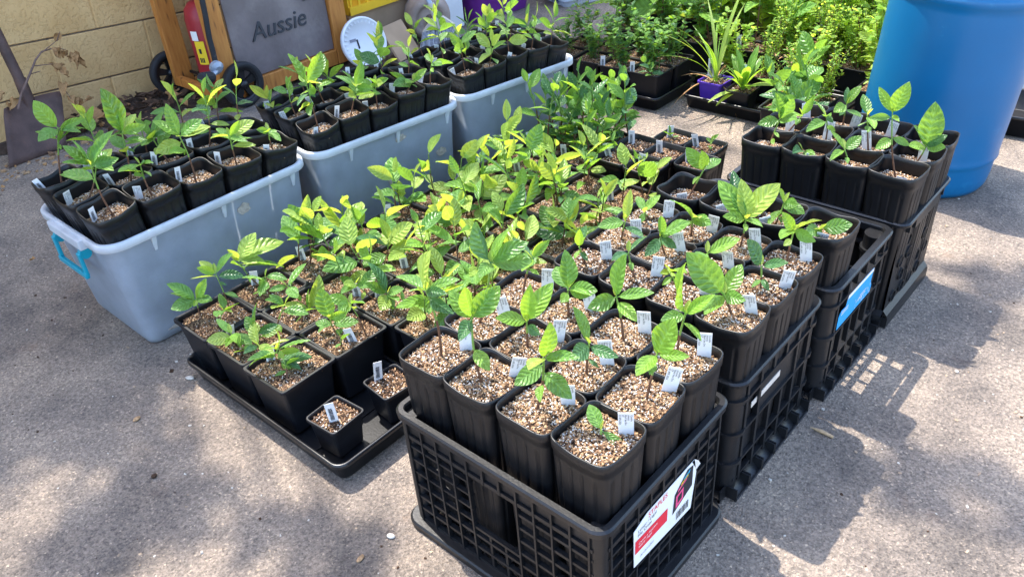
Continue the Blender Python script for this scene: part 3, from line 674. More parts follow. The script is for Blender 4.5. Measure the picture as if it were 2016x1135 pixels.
for k in range(9): m.bb(ix0+.004+k*.0505, ix0+.010+k*.0505, iy0+.004, iy1-.004, 0.0062, 0.0122, CM)
for k in range(7): m.bb(ix0+.004, ix1-.004, iy0+.02+k*.049, iy0+.026+k*.049, 0.004, 0.0115, CM)
m.build('floor_grid', cr)
m = rim_ring(X0-0.008, X1+0.008, Y0-0.010, Y1+0.006, 0.0, 0.018, 0.030, 0.03, CM); m.build('base_flange', cr)
# sticker on the stickered side
def sticker_pt(u, z): return (X1-0.0028, u, z)
st = MB()
pl = [(0.085, 0.128), (0.252, 0.112), (0.262, 0.190), (0.254, 0.2245), (0.118, 0.224), (0.082, 0.212)]
st.add([sticker_pt(u, z) for u, z in pl]+[(X1-0.0036, u, z) for u, z in pl], [tuple(range(6)), tuple(range(11, 5, -1))]+[(k, k+6, (k+1) % 6+6, (k+1) % 6) for k in range(6)], MT['tag'])
st.add([(X1-0.0028, 0.246, 0.2245), (X1-0.0028, 0.2545, 0.2245), (X1+0.001, 0.259, 0.221), (X1+0.003, 0.263, 0.212), (X1-0.0028, 0.262, 0.196)], [(0, 1, 2, 3, 4)], MT['tag'])
sto = st.build('sticker', cr); sto['label'] = 'torn white sticker with a red band, curled corner and small picture'
def pr(mat, pts, name='print', dx=0.0): 
    q = MB(); q.add([(X1-0.0022+dx, u, z) for u, z in pts], [tuple(range(len(pts)))], mat); return q.build(name, sto)
pr(MT['redprint'], [(0.086, 0.158), (0.176, 0.152), (0.176, 0.181), (0.086, 0.187)])
pr(MT['ink'], [(0.192, 0.150), (0.250, 0.170), (0.250, 0.216), (0.232, 0.220), (0.196, 0.192)])
pr(MT['pinkprint'], [(0.200, 0.158), (0.222, 0.164), (0.222, 0.190), (0.200, 0.186)], dx=.0004)
pr(MT['ink'], [(0.205, 0.167), (0.217, 0.170), (0.217, 0.184), (0.205, 0.181)], dx=.0008)
for kk, mm in enumerate(('pinkprint', 'yelprint', 'cyanprint')): pr(MT[mm], [(0.204+kk*.008, 0.192+kk*.006), (0.230+kk*.004, 0.200+kk*.005), (0.232+kk*.004, 0.206+kk*.005), (0.206+kk*.008, 0.198+kk*.006)], dx=.0004)
for kk in range(9): pr(MT['ink'], [(0.205+kk*.0042, 0.126), (0.2065+kk*.0042+(kk % 3)*.0005, 0.126), (0.2065+kk*.0042+(kk % 3)*.0005, 0.144), (0.205+kk*.0042, 0.144)], dx=.0002)
MY = Matrix(((0, 0, 1, 0), (1, 0, 0, 0), (0, 1, 0, 0), (0, 0, 0, 1)))     # text x -> +y, text y -> +z, facing +x
def side_text(txt, size, mat, y, z, parent, x): 
    me = textmesh('lettering', txt, size, mat); return link('lettering', me, parent, Matrix.Translation((x, y, z)) @ MY)
side_text('STAPLES', 0.0145, MT['redprint'], 0.120, 0.211, sto, X1-0.0020)
side_text('Letter / Legal\nFile Crate', 0.0095, MT['ink'], 0.092, 0.2015, sto, X1-0.0020)
side_text('Caisse a dossiers\nlettre / legal', 0.0075, MT['tag'], 0.094, 0.174, sto, X1-0.0014)
side_text('Archivador', 0.0085, MT['greyprint'], 0.100, 0.139, sto, X1-0.0020)

# crates 2 and 3, stackable panel crates with posts and ribbed foot
def panel_crate(label, X0, X1, Y0, Y1, H, slots, seed):
    cr = crate_root('panel_crate', label); 
    rim_ring(X0, X1, Y0, Y1, H-0.010, H, 0.016, 0.030, CM).build('rim', cr)
    for side in ('front', 'right', 'back', 'left'):
        f, W = face_frame(side, X0+.012, X1-.012, Y0+.012, Y1-.012); m = MB()
        n = 5 if W < .36 else 7; cols = [0.03+(W-0.06)*k/n for k in range(n+1)]
        fbox(m, f, 0.02, W-0.02, -0.003, 0.003, 0.236, 0.268, CM) if not slots else fbox(m, f, 0.02, W-.02, -.003, .006, 0.262, .2695, CM)
        fbox(m, f, 0.01, W-0.01, -0.003, 0.009, 0.226, 0.232, CM)
        fbox(m, f, 0.01, W-0.01, -0.003, 0.008, 0.150, 0.156, CM)
        fbox(m, f, 0.01, W-0.01, -0.003, 0.008, 0.078, 0.084, CM)
        fbox(m, f, 0.01, W-0.01, -0.003, 0.006, 0.036, 0.042, CM)
        for k, u in enumerate(cols):
            if 1 < k < n-1: fbox(m, f, u-.004, u+.004, -0.002, 0.0075, 0.03, 0.153, CM); fbox(m, f, u-.004, u+.004, -0.002, 0.0075, 0.229, 0.268, CM)
            else: fbox(m, f, u-.004, u+.004, -0.002, 0.0075, 0.03, 0.268, CM)
        if not slots: fbox(m, f, cols[1], cols[n-1], -0.003, 0.003, 0.1565, 0.2255, CM); fbox(m, f, cols[0], cols[1], -0.0025, 0.0005, 0.085, 0.149, CM)
        else: fbox(m, f, cols[1], cols[n-1], -0.003, 0.003, 0.1565, 0.2255, CM)
        m.build('side_panel', cr)
        k = MB(); ns = 6 if W < .36 else 8                                  # scalloped foot
        for q in range(ns):
            u0, u1 = W*q/ns+.004, W*(q+1)/ns-.004; pts = []
            for t in range(6):
                a = R(90*t/5); pts.append((-0.002+0.024*(1-math.cos(a)), 0.036-0.032*math.sin(a)))
            rows = [[Vector(f(u, d, z)) for d, z in pts] for u in (u0, u1)]
            vs = rows[0]+rows[1]; k.add(vs, [(t, t+1, t+7, t+6) for t in range(5)], CM, True)
            for u in (u0-.003, u1): fbox(k, f, u, u+.003, -0.001, 0.021, 0.002, 0.030, CM)
        fbox(k, f, 0.0, W, 0.018, 0.021, 0.0015, 0.008, CM)
        k.build('foot', cr)
    m = MB()
    for cx, sx in ((X0+.012, 1), (X1-.012, -1)):
        for cy, sy in ((Y0+.012, 1), (Y1-.012, -1)):
            c = (cx+sx*.018, cy+sy*.018); m = MB()
            m.tube([(c[0], c[1], 0.0), (c[0], c[1], H-.0105)], 0.024, CM, 16)
            for zz in (0.08, 0.152, 0.229): m.tube([(c[0], c[1], zz), (c[0], c[1], zz+.008)], 0.029, CM, 16)
            m.build('corner_post', cr)
    m = MB(); m.bb(X0+.016, X1-.016, Y0+.016, Y1-.016, 0.006, 0.012, CM); m.build('floor', cr)
    return cr
c2 = panel_crate('black panel crate with a pinkish paper strip, full of tall pots', -0.432, 0.002, 0.388, 0.718, 0.28, False, 1)
q = MB(); q.bb(0.002-.0088, 0.002-.0078, 0.455, 0.565, 0.186, 0.199, MT['paper']); q.build('paper_strip', c2)
c3 = panel_crate('half empty black slotted crate with a torn blue sticker on its end', -0.425, 0.014, 0.738, 1.046, 0.28, True, 2)
xs = 0.014-.012+.0078
q = MB(); pts = [(0.790, 0.160), (0.960, 0.160), (0.963, 0.176), (0.955, 0.190), (0.960, 0.2215), (0.828, 0.2245), (0.822, 0.2), (0.800, 0.202), (0.790, 0.19)]
q.add([(xs, u, z) for u, z in pts]+[(xs-.0008, u, z) for u, z in pts], [tuple(range(9)), tuple(range(17, 8, -1))]+[(k, k+9, (k+1) % 9+9, (k+1) % 9) for k in range(9)], MT['bluesticker'])
bs = q.build('sticker', c3); bs['label'] = 'torn bright blue sticker with white specks'
q = MB()
q.add([(xs+.0004, 0.828, 0.2242), (xs+.0004, 0.960, 0.2212), (xs+.0004, 0.960, 0.213), (xs+.0004, 0.825, 0.215)], [(0, 1, 2, 3)], MT['tag'])
for k in range(46):
    u = random.uniform(0.87, 0.95); z = random.uniform(0.163, 0.186); s = random.uniform(.0015, .005); q.add([(xs+.0004+k*1e-5, u, z), (xs+.0004+k*1e-5, u+s*1.6, z+.001), (xs+.0004+k*1e-5, u+s, z+s*.7)], [(0, 1, 2)], MT['tag'])
for k in range(4): z = 0.196-.006*k; u = 0.905-.004*k if k > 1 else 0.80; q.add([(xs+.0005, u, z), (xs+.0005, u+.035, z), (xs+.0005, u+.035, z+.0025), (xs+.0005, u, z+.0025)], [(0, 1, 2, 3)], MT['tag'])
q.build('print', bs)
# crate 4, solid walls with rings of round holes
c4 = crate_root('round_hole_crate', 'black crate with rows of round holes beside the blue barrel')
X0, X1, Y0, Y1, H = -0.402, 0.032, 1.058, 1.348, 0.28
rim_ring(X0, X1, Y0, Y1, H-0.010, H, 0.016, 0.022, CM).build('rim', c4)
def hole_wall(m, f, W, z0, z1, t, rows):
    hs = (z1-z0)/rows; rad = hs*0.33; NS = 16
    for r in range(rows):
        zc = z0+hs*(r+.5); off = (hs*0.55 if r % 2 else 0.0); nt_ = int((W-0.03-off)/(hs*1.1)); wt = hs*1.1; st = 0.015+off
        if st > 0: fbox(m, f, 0.0, st, -t, 0, zc-hs/2, zc+hs/2, CM)
        fbox(m, f, st+nt_*wt, W, -t, 0, zc-hs/2, zc+hs/2, CM)
        for k in range(nt_):
            uc = st+wt*(k+.5); out = []; inn = []
            for q in range(NS):
                a = 2*math.pi*(q+.5)/NS; c, s_ = math.cos(a), math.sin(a); e = max(abs(c)/(wt/2), abs(s_)/(hs/2))
                out.append((uc+c/e, zc+s_/e)); inn.append((uc+rad*c, zc+rad*s_))
            vs = [f(u, 0, z) for u, z in out]+[f(u, 0, z) for u, z in inn]+[f(u, 0.004, z) for u, z in inn]+[f(uc+(u-uc)*.86, 0.004, zc+(z-zc)*.86) for u, z in inn]+[f(uc+(u-uc)*.86, -t, zc+(z-zc)*.86) for u, z in inn]
            fs = []
            for L_ in range(4):
                for q in range(NS): fs.append((L_*NS+q, L_*NS+(q+1) % NS, (L_+1)*NS+(q+1) % NS, (L_+1)*NS+q))
            m.add(vs, fs, CM)
            cs = [(uc-wt/2, zc-hs/2), (uc+wt/2, zc-hs/2), (uc+wt/2, zc+hs/2), (uc-wt/2, zc+hs/2)]
            for cu_, cz_ in cs:     # square corners of the tile
                near = sorted(range(NS), key=lambda q: (out[q][0]-cu_)**2+(out[q][1]-cz_)**2)[:2]
                m.add([f(cu_, 0, cz_), f(*[out[near[0]][0], 0, out[near[0]][1]]), f(out[near[1]][0], 0, out[near[1]][1])], [(0, 1, 2)], CM)
for side in ('front', 'right', 'back', 'left'):
    f, W = face_frame(side, X0+.014, X1-.014, Y0+.012, Y1-.012); m = MB()
    hole_wall(m, f, W, 0.045, 0.232, 0.004, 4)
    fbox(m, f, 0, W, -0.004, 0, 0.232, 0.2695, CM); fbox(m, f, 0, W, -.004, 0.0, 0.012, 0.045, CM)
    fbox(m, f, W*.22, W*.78, 0.0, 0.012, 0.243, 0.2695, CM)
    for k in range(5): u = W*(.1+.2*k); fbox(m, f, u-.002, u+.002, 0, .011, .246, .2695, CM)
    m.build('side_panel', c4)
    k = MB(); rows = [(-.004, .052), (.010, .036), (.013, .024), (.013, .004)]
    vs = [Vector(f(u, d, z)) for u in (0, W) for d, z in rows]; k.add(vs, [(t, t+1, t+5, t+4) for t in range(3)], CM)
    for u in (0, W*.33, W*.66, W-.004): fbox(k, f, u, u+.004, -.002, .012, .002, .03, CM)
    k.build('foot', c4)
m = MB(); m.bb(X0+.018, X1-.018, Y0+.016, Y1-.016, 0.004, 0.011, CM); m.build('floor', c4)

# ---------------------------------------------------------------- clear tubs
def tub(label, near0, near1, W, zr, groupname):
    p0, p1 = Vector((*near0, 0)), Vector((*near1, 0)); L = (p1-p0).length; a = math.atan2(p1.y-p0.y, p1.x-p0.x)
    nrm = Vector((-math.sin(a), math.cos(a), 0)); c = (p0+p1)/2+nrm*W/2
    root = empty('storage_tub', (c.x, c.y, 0), a); tag(root, label, 'storage tub', groupname)
    root.matrix_basis = Matrix.Translation((c.x, c.y, 0)) @ Matrix.Rotation(a, 4, 'Z')
    hx, hy = L/2, W/2; m = MB()
    def rg(ex, ey, z, r): return [Vector((x, y, z)) for x, y in rrect(hx-ex, hy-ey, r, 7)]
    bx, by = 0.036, 0.030
    t = .0025
    m.loft([rg(bx+.02, by+.02, 0.0, .02), rg(bx+.006, by+.006, 0.004, .03), rg(bx, by, .02, .035), rg(.016, .016, zr-.05, .045), rg(.011, .011, zr-.014, .05)], MT['tub'], True, (True, False))
    m.loft([rg(.011+t, .011+t, zr-.014, .048), rg(.016+t, .016+t, zr-.05, .043), rg(bx+t, by+t, .022, .033), rg(bx+.03, by+.03, .004, .02)], MT['tub'], True, (False, True))
    m.build('body', root)
    m = MB()
    m.loft([rg(.0115, .0115, zr-.0145, .05), rg(.002, .002, zr-.020, .055), rg(0, 0, zr-.019, .055), rg(0, 0, zr-.003, .055), rg(.002, .002, zr, .054), rg(.009, .009, zr, .05), rg(.0122, .0122, zr-.003, .048), rg(.0122, .0122, zr-.0145, .048)], MT['tubrim'], True)
    m.build('rim', root)
    for u in (-hx+.12, 0.02, hx-.06):
        k = MB(); 
        for s_ in (-1, 1):
            k.add([(u-.006, s_*(hy-.0118), zr-.021), (u+.006, s_*(hy-.0118), zr-.021), (u+.003, s_*(hy-.0155), zr-.058), (u-.003, s_*(hy-.0155), zr-.058), (u-.006, s_*(hy-.003), zr-.021), (u+.006, s_*(hy-.003), zr-.021), (u+.003, s_*(hy-.012), zr-.058), (u-.003, s_*(hy-.012), zr-.058)],
                  [(4, 5, 6, 7), (0, 4, 7, 3), (1, 2, 6, 5), (2, 3, 7, 6)], MT['tubrim'])
        k.build('rim_rib', root)
    for s_ in (-1, 1):                                   # end lugs and teal bail handles
        k = MB(); k.bb(s_*hx-.012, s_*hx+.014, -.085, .085, zr-.030, zr-.004, MT['tubrim']); bevel(k.build('handle_lug', root), .003)
        k = MB(); xx = s_*(hx+.010)
        for y in (-.068, .068):
            k.tube([(xx-.010*s_, y-.007, zr-.044), (xx-.010*s_, y+.007, zr-.044)], .014, MT['teal'], 16)
            k.box((xx+.004*s_, y, zr-.070), (.008, .016, .062), MT['teal'])
        k.box((xx+.006*s_, 0, zr-.100), (.010, .150, .014), MT['teal']); k.box((xx+.010*s_, 0, zr-.092), (.004, .12, .004), MT['teal'])
        bevel(k.build('handle', root), .002)
    return root, L
T1, L1 = tub('cloudy clear plastic tub with teal handle nearest the rusty shovel', (-1.320, -0.066), (-1.316, 0.510), 0.378, 0.31, 'clear tubs of tall pots in a line')
T2, L2 = tub('cloudy clear plastic tub between two others, in front of the wooden cart', (-1.318, 0.517), (-1.252, 1.030), 0.365, 0.31, 'clear tubs of tall pots in a line')
T3, L3 = tub('cloudy clear plastic tub nearest the broom, at the end of its line', (-1.262, 1.036), (-1.184, 1.512), 0.355, 0.31, 'clear tubs of tall pots in a line')
def patch(root, L, W, u, z, w_, h_, seed):
    rng = random.Random(seed); hy = W/2; inset = 0.016+(0.31-.05-z)*(0.040-.016)/(.24) if z < .26 else .014
    m = MB(); n = 12
    pts = [(u+w_/2*math.cos(2*math.pi*k/n)*rng.uniform(.8, 1.25), z+h_/2*math.sin(2*math.pi*k/n)*rng.uniform(.8, 1.25)) for k in range(n)]
    def yy(zz): return -(hy-(0.016+(0.26-zz)*(0.030-.016)/(.24)))-.0012
    m.add([(a, yy(c)-.0012, c) for a, c in pts]+[(a, yy(c)-.0002, c) for a, c in pts], [tuple(range(n)), tuple(range(2*n-1, n-1, -1))]+[(k, k+n, (k+1) % n+n, (k+1) % n) for k in range(n)], MT['residue'])
    m.build('label_residue', root)
patch(T1, L1, .378, 0.075, 0.252, .035, .03, 1); patch(T2, L2, .365, 0.03, .262, .035, .022, 2); patch(T2, L2, .365, .17, .17, .036, .026, 3); patch(T2, L2, .365, -.01, .145, .045, .026, 4); patch(T3, L3, .355, .12, .262, .03, .018, 5); patch(T1, L1, .378, -.16, .03, .08, .012, 6)

TB1 = {0: ((179,325), [(211,249,'l'),(126,288,'l'),(121,313,'l'),(221,304,'l'),(200,275,'g'),(150,275,'l')]),
       1: ((276,324), [(293,305,'l'),(297,334,'l'),(251,310,'l'),(280,310,'d')]),
       2: ((354,270), [(326,208,'l'),(391,227,'l'),(305,235,'g'),(411,241,'y'),(361,298,'g'),(345,260,'y')]),
       3: ((452,268), [(494,229,'y'),(410,258,'y'),(503,281,'y'),(470,235,'g'),(478,262,'l')]),
       4: ((528,260), [(506,246,'l'),(550,258,'l'),(520,245,'g')])}
TB1M = {0: ((190,330), [(175,290,'l'),(215,315,'g')]), 1: ((240,262), [(206,171,'l'),(286,266,'l'),(268,226,'y'),(208,255,'d'),(222,230,'l'),(262,290,'l'),(280,240,'g'),(228,215,'g')]), 2: ((299,270), [(319,222,'l'),(270,230,'l'),(318,250,'d'),(275,270,'l'),(305,295,'y')])}
TB1F = {0: ((114,252), [(62,203,'g'),(166,229,'g'),(153,247,'l'),(117,287,'g'),(71,258,'l')])}
TB2 = {0: ((603,165), [(575,104,'g'),(640,107,'g'),(632,150,'y'),(590,148,'g'),(620,185,'d'),(580,190,'d')]),
       1: ((700,170), [(664,142,'l'),(712,118,'l'),(730,165,'l'),(702,145,'y'),(690,185,'g')]),
       2: ((738,163), [(721,139,'l'),(761,149,'l'),(745,150,'y'),(728,165,'g')]),
       3: ((813,160), [(826,144,'l'),(798,148,'g'),(820,165,'l')]),
       4: ((850,125), [(843,86,'y'),(867,115,'l'),(836,112,'l'),(852,135,'g')])}
def fill_tub(root, L, W, n, rows, names, sc, traced, tmid={}, tfar={}):
    hx, hy = L/2, W/2
    for r in range(rows):
        for k in range(n):
            u = -hx+.064+(L-.128)*(k/(n-1)); v = -hy+.062+(W-.124)*(r/(rows-1))
            p = root.matrix_basis @ Vector((u+random.uniform(-.003, .003), v+random.uniform(-.003, .003), .006))
            lab = 'ribbed pot in the %s, %s from %s, %s row' % (names[0], ORD[k], names[1], ('plant bed side', 'middle', 'wall side')[r])
            o = potted(p, POT_B if (k+r) % 2 else POT_BW, SOIL_B, .338, lab, 'seedling pots in the clear tubs', rz=root.rotation_euler[2]+random.uniform(-.06, .06))
            lu, lv = (k/(n-1)-.5)*2, (r/(rows-1)-.5)*2
            p = root.matrix_basis @ Vector((u-.046*lu, v-.042*lv, .006))
            rm = Matrix.Rotation(root.rotation_euler[2], 3, 'Z') @ Matrix.Rotation(.124*lu, 3, 'Y') @ Matrix.Rotation(-.114*lv, 3, 'X') @ Matrix.Rotation(random.uniform(-.05, .05), 3, 'Z')
            o.rotation_euler = rm.to_euler()
            o.matrix_basis = Matrix.LocRotScale(p, rm, Vector((sc, sc, random.uniform(.985, 1.03))))
            tr = (traced, tmid, tfar)[r].get(k)
            bs_ = o.matrix_basis @ Vector((random.uniform(-.006, .006), random.uniform(-.006, .006), .34))
            if tr: mplant(o, bs_, *tr, extra=3 if k < 4 else 1, Lt=.07)
            else:
                hh = random.choice((.05, .09, .12, .15)); rplant(o, (0, 0, .34), hh, random.choice((5, 6, 7, 9)), .068, .28, clear=.4)
            local_tag(o, -0.030, random.choice((-.02, .02, .03)), .322, random.choice('tb'), .5, sc=.8)
fill_tub(T1, L1, .378, 5, 3, ('teal handled tub', 'the shovel end'), 1.0, TB1, TB1M, TB1F)
fill_tub(T2, L2, .365, 5, 3, ('middle tub', 'the shovel end'), .90, TB2)
fill_tub(T3, L3, .355, 5, 3, ('broom end tub', 'the middle tub'), .84, {})

# ---------------------------------------------------------------- trays of square pots
def tray(label, cx, cy, L, W, H=0.06, rz=0.0, group=None, ribs=True):
    root = empty('nursery_tray', (cx, cy, 0), rz); tag(root, label, 'tray', group); m = MB()
    root.matrix_basis = Matrix.Translation((cx, cy, 0)) @ Matrix.Rotation(rz, 4, 'Z')
    hx, hy = L/2, W/2
    def rg(e, z, r): return [Vector((x, y, z)) for x, y in rrect(hx-e, hy-e, r, 5)]
    m.loft([rg(.022, .0015, .012), rg(.016, .004, .018), rg(.0085, H-.012, .02), rg(.001, H-.011, .026), rg(0, H-.008, .026), rg(.0005, H-.002, .026), rg(.003, H, .025), rg(.007, H-.001, .022), rg(.0095, H-.005, .02), rg(.018, .0065, .016), rg(.024, .0045, .012)], MT['tray'], True, (True, True))
    m.build('shell', root)
    k = MB()
    for q in range(7): k.bb(-hx+.04+(L-.09)*q/6, -hx+.046+(L-.09)*q/6, -hy+.03, hy-.03, .0042, .0078, MT['tray'])
    k.build('floor_rib', root); return root
TX0, TX1 = -1.205, -0.610
tnames = ['at the front of the bed, holding two empty small pots', 'second from the bed end with the two small pots', 'third from the bed end with the two small pots', 'beside the leafy bush pots']
for k in range(4):
    tray('long black nursery tray %s' % tnames[k], (TX0+TX1)/2+(0.02 if k == 0 else .035+.008*k), 0.108+0.287*k, 0.575, 0.284, .056, 0, 'nursery trays under the square pots')
def sqplant(o, nst, lo=.05, hi=.15, L=.085):
    for s_ in range(nst):
        rplant(o, (random.uniform(-.04, .04), random.uniform(-.04, .04), .124), random.uniform(lo, hi), random.choice((3, 4, 4, 5, 6)), L*random.uniform(.85, 1.15), .42, .03, .3)
ROWN = ['first', 'second', 'third', 'fourth', 'fifth', 'sixth', 'seventh', 'eighth']
traced_sq = {
 (0,0): [((388,590), [(332,560,'l'),(402,545,'g'),(334,602,'l'),(410,572,'l'),(378,592,'g')], (-.03,-.02)), ((425,540), [(450,490,'l'),(388,520,'g'),(478,530,'d'),(465,570,'l'),(442,552,'d')], (.01,.03)), ((440,610),[(418,598,'l'),(452,600,'y'),(432,632,'l')],(.035,-.02))],
 (1,0): [((455,655), [(432,645,'l'),(488,652,'l'),(482,685,'l'),(462,640,'g')], (-.02,-.03)), ((505,655), [(496,603,'d'),(545,632,'d'),(485,640,'l')], (.03,.02)), ((560,600),[(520,578,'l'),(552,640,'g'),(535,575,'l')],(.03,.04))],
 (2,0): [((546,690), [(556,645,'y'),(608,655,'l'),(590,682,'y'),(520,668,'g'),(568,712,'g'),(612,690,'d'),(585,700,'d')], (-.005,-.015)), ((508,680),[(480,673,'d'),(530,665,'y'),(530,695,'d')],(-.04,.03))],
 (1,1): [((612,612), [(636,550,'y'),(555,590,'y'),(640,620,'g'),(565,632,'l'),(622,590,'y')], (0,0)), ((565,560),[(530,560,'l'),(600,520,'l'),(590,580,'g')],(-.03,.03))],
 (2,1): [((650,630), [(622,640,'l'),(705,625,'l'),(680,600,'g'),(632,575,'g'),(690,655,'l')], (-.01,-.01)), ((690,600),[(715,575,'l'),(665,585,'l')],(.04,.03))],
 (0,1): [((470,515), [(450,485,'y'),(520,500,'y'),(555,465,'y'),(556,505,'l'),(490,545,'g'),(500,460,'y')], (-.03,.0)), ((522,545),[(560,530,'l'),(505,560,'l')],(.03,-.02))],
 (2,2): [((762,575), [(720,550,'l'),(740,520,'d'),(790,555,'l'),(775,590,'l'),(750,600,'l')], (0,0)), ((700,560),[(672,550,'l'),(728,548,'l'),(712,575,'y')],(-.04,-.02))],
}
for r in range(8):
    for c in range(4):
        x = -1.134+.1435*c+.006*r*(1 if r > 1 else .5); y = 0.055+.1425*r+random.uniform(-.002, .002)
        if c == 3 and r < 2:
            lb = 'small black soil pot %s' % ('at the tray corner nearest the stickered crate' if r == 0 else 'between a large square pot and the stickered crate')
            o = potted((x+.006+.012*r, y-.012-.006*r, .0085), SMALLSQ, SOIL_S, .072, lb, 'small empty soil pots', rz=R(4 if r == 0 else -6), name='soil_pot', cat='pot')
            local_tag(o, .012 if r == 0 else -.03, -.012, .052, 'b', .2, .1); continue
        o = potted((x, y, .0085), SQ, SOIL_SQ, .122, 'square seedling pot, %s column from the clear tubs, %s row from the small pots' % (ORD[c], ROWN[r]), 'square seedling pots in the nursery trays', rz=random.uniform(-.025, .025), sc=1.0)
        if (c, r) in traced_sq:
            for node, tips, off in traced_sq[(c, r)]: mplant(o, o.matrix_basis @ Vector((off[0], off[1], .124)), node, tips, .0016, .062, extra=2)
            if (c, r) != (0, 0): rplant(o, (.03, -.03, .124), .035, 3, .035, .2)
        else: sqplant(o, random.choice((3, 4, 4)), .05, .15 if c < 3 else .12)
        if random.random() < .75: local_tag(o, random.choice((-.052, .045)), random.uniform(-.03, .0), .09, 'b', .3, .15)

# ---------------------------------------------------------------- ribbed small pots and leafy bush pots behind the trays
RP = [(-.815, 1.20, 'a'), (-.712, 1.192, 'b'), (-.815, 1.305, 'c'), (-.712, 1.298, 'd'), (-.640, 1.395, 'e'), (-.745, 1.402, 'f'), (-.608, 1.29, 'g')]
rl = ['with a bushy tuft, touching the square pot trays', 'with a tiny rosette seedling beside a long white tag', 'of bare soil against the leafy bushes', 'of bare soil in the middle of its group', 'with a small pale seedling at the pavement edge', 'with a short seedling behind the bare ones', 'of bare soil nearest the half empty crate']
for (x, y, k), lb in zip(RP, rl):
    o = potted((x, y, .001), RIB, SOIL_R, .157, 'small ribbed black pot %s' % lb, 'small ribbed pots behind the nursery trays', rz=random.uniform(-.05, .05))
    if k in 'abef': rplant(o, (0, 0, .158), .03 if k != 'a' else .07, 5 if k in 'ab' else 4, .038, .1)
    local_tag(o, -.03, .01, .128, 'b', .3)
BP = [(-1.085, 1.225), (-.95, 1.215), (-1.075, 1.36), (-.94, 1.35)]
bl = ['beside the clear tub and the nursery trays', 'beside the small ribbed pots and the nursery trays', 'beside the clear tub, away from the trays', 'beside the open pavement, away from the trays']
for (x, y), lb in zip(BP, bl):
    o = potted((x, y, .001), SQ, [SOIL_SQ[1]], .122, 'dense glossy bush in a square pot, %s' % lb, 'leafy bushes behind the nursery trays', rz=random.uniform(-.1, .1), name='potted_bush', cat='potted bush')
    for s_ in range(6):
        rplant(o, (random.uniform(-.045, .045), random.uniform(-.045, .045), .124), random.uniform(.10, .22), random.choice((9, 10, 11)), .070, .10, .07, .10, .0022, mks=['leafd', 'leafd', 'leaf', 'leaf', 'leafg'])
    local_tag(o, -.05, -.03, .10, 'b', .4)
#PART2
# ---------------------------------------------------------------- blue barrel
bc = Vector((0, 0, 0)); br = MB(); r_ = 0.196
prof = [(0.0, 0.012), (0.14, 0.012), (0.168, 0.0), (0.182, 0.004), (0.189, 0.02), (0.192, 0.052), (.1925, .088), (r_-.002, .096), (r_+.002, .103), (r_, .112), (r_, .13), (r_+.001, .3), (r_+.001, .525), (r_, .538), (r_+.005, .547), (r_+.007, .558), (r_+.005, .569), (r_-.006, .580), (r_-.006, .62), (r_-.004, .86), (r_+.004, .868), (r_+.004, .888), (r_-.01, .892), (r_-.03, .880), (0.0, .878)]
br.lathe(prof, MT['blue'], 72, c=bc)
bro = br.build('barrel'); 
barrel = empty('plastic_barrel', (-.188, 1.905, .006)); barrel.rotation_euler = Matrix.Rotation(R(3.2), 3, Vector((CAMP.x+.188, CAMP.y-1.905, 0)).normalized()*-1).to_euler(); tag(barrel, 'large bright blue plastic barrel standing on the pavement', 'barrel'); bro.parent = barrel; bro.name = 'drum_body'
q = MB(); q.lathe([(0.0, .892), (0.026, .892), (0.028, .890), (0.028, .880)], MT['blue'], 20, c=bc+Vector((.12, .04, 0))); q.build('bung', barrel)

# ---------------------------------------------------------------- background trays and plants
def foliage_mesh(name, h, rad, nst, nl, L, mats, seed, wr=0.5, up=0.5):
    rng = random.Random(seed); m = MB()
    for s_ in range(nst):
        a = rng.uniform(0, 6.28); b0 = Vector((rng.uniform(-.3, .3)*rad, rng.uniform(-.3, .3)*rad, 0)); hh = h*rng.uniform(.55, 1.05)
        tp = Vector((math.cos(a)*rad*rng.uniform(.2, 1), math.sin(a)*rad*rng.uniform(.2, 1), hh)); pts = [b0.lerp(tp, t/5)+Vector((rng.uniform(-.006, .006), rng.uniform(-.006, .006), 0)) for t in range(6)]
        m.tube(pts, [.0018-.0002*t for t in range(6)], MT['gstem' if s_ % 3 else 'stem'], 4, caps=False)
        for l in range(nl):
            t = rng.uniform(.12, 1); f = t*5; k = min(4, int(f)); p = pts[k].lerp(pts[k+1], f-k)
            az_ = rng.uniform(0, 6.28); el = R(rng.uniform(-25, 70)*up+20*(t-.3)); ln = L*rng.uniform(.6, 1.2)
            d = Vector((math.cos(az_)*math.cos(el), math.sin(az_)*math.cos(el), math.sin(el))); sd = d.cross(Vector((0, 0, 1))); sd = sd.normalized() if sd.length > .01 else Vector((1, 0, 0))
            sd = (sd+Vector((0, 0, rng.uniform(-.5, .5)))).normalized(); nn = d.cross(sd).normalized(); ww = ln*wr*.5; mid = p+d*ln*.5+nn*-.06*ln
            mt = MT[rng.choice(mats)]
            m.add([p, p+d*ln*.3+sd*ww*.85, p+d*ln*.62+sd*ww*.9, p+d*ln-Vector((0, 0, ln*.12)), p+d*ln*.62-sd*ww*.9, p+d*ln*.3-sd*ww*.85, mid], [(0, 1, 6), (1, 2, 6), (2, 3, 6), (3, 4, 6), (4, 5, 6), (5, 0, 6)], mt, True)
    me = m.mesh(name); me.uv_layers.new(name='UVMap'); return me
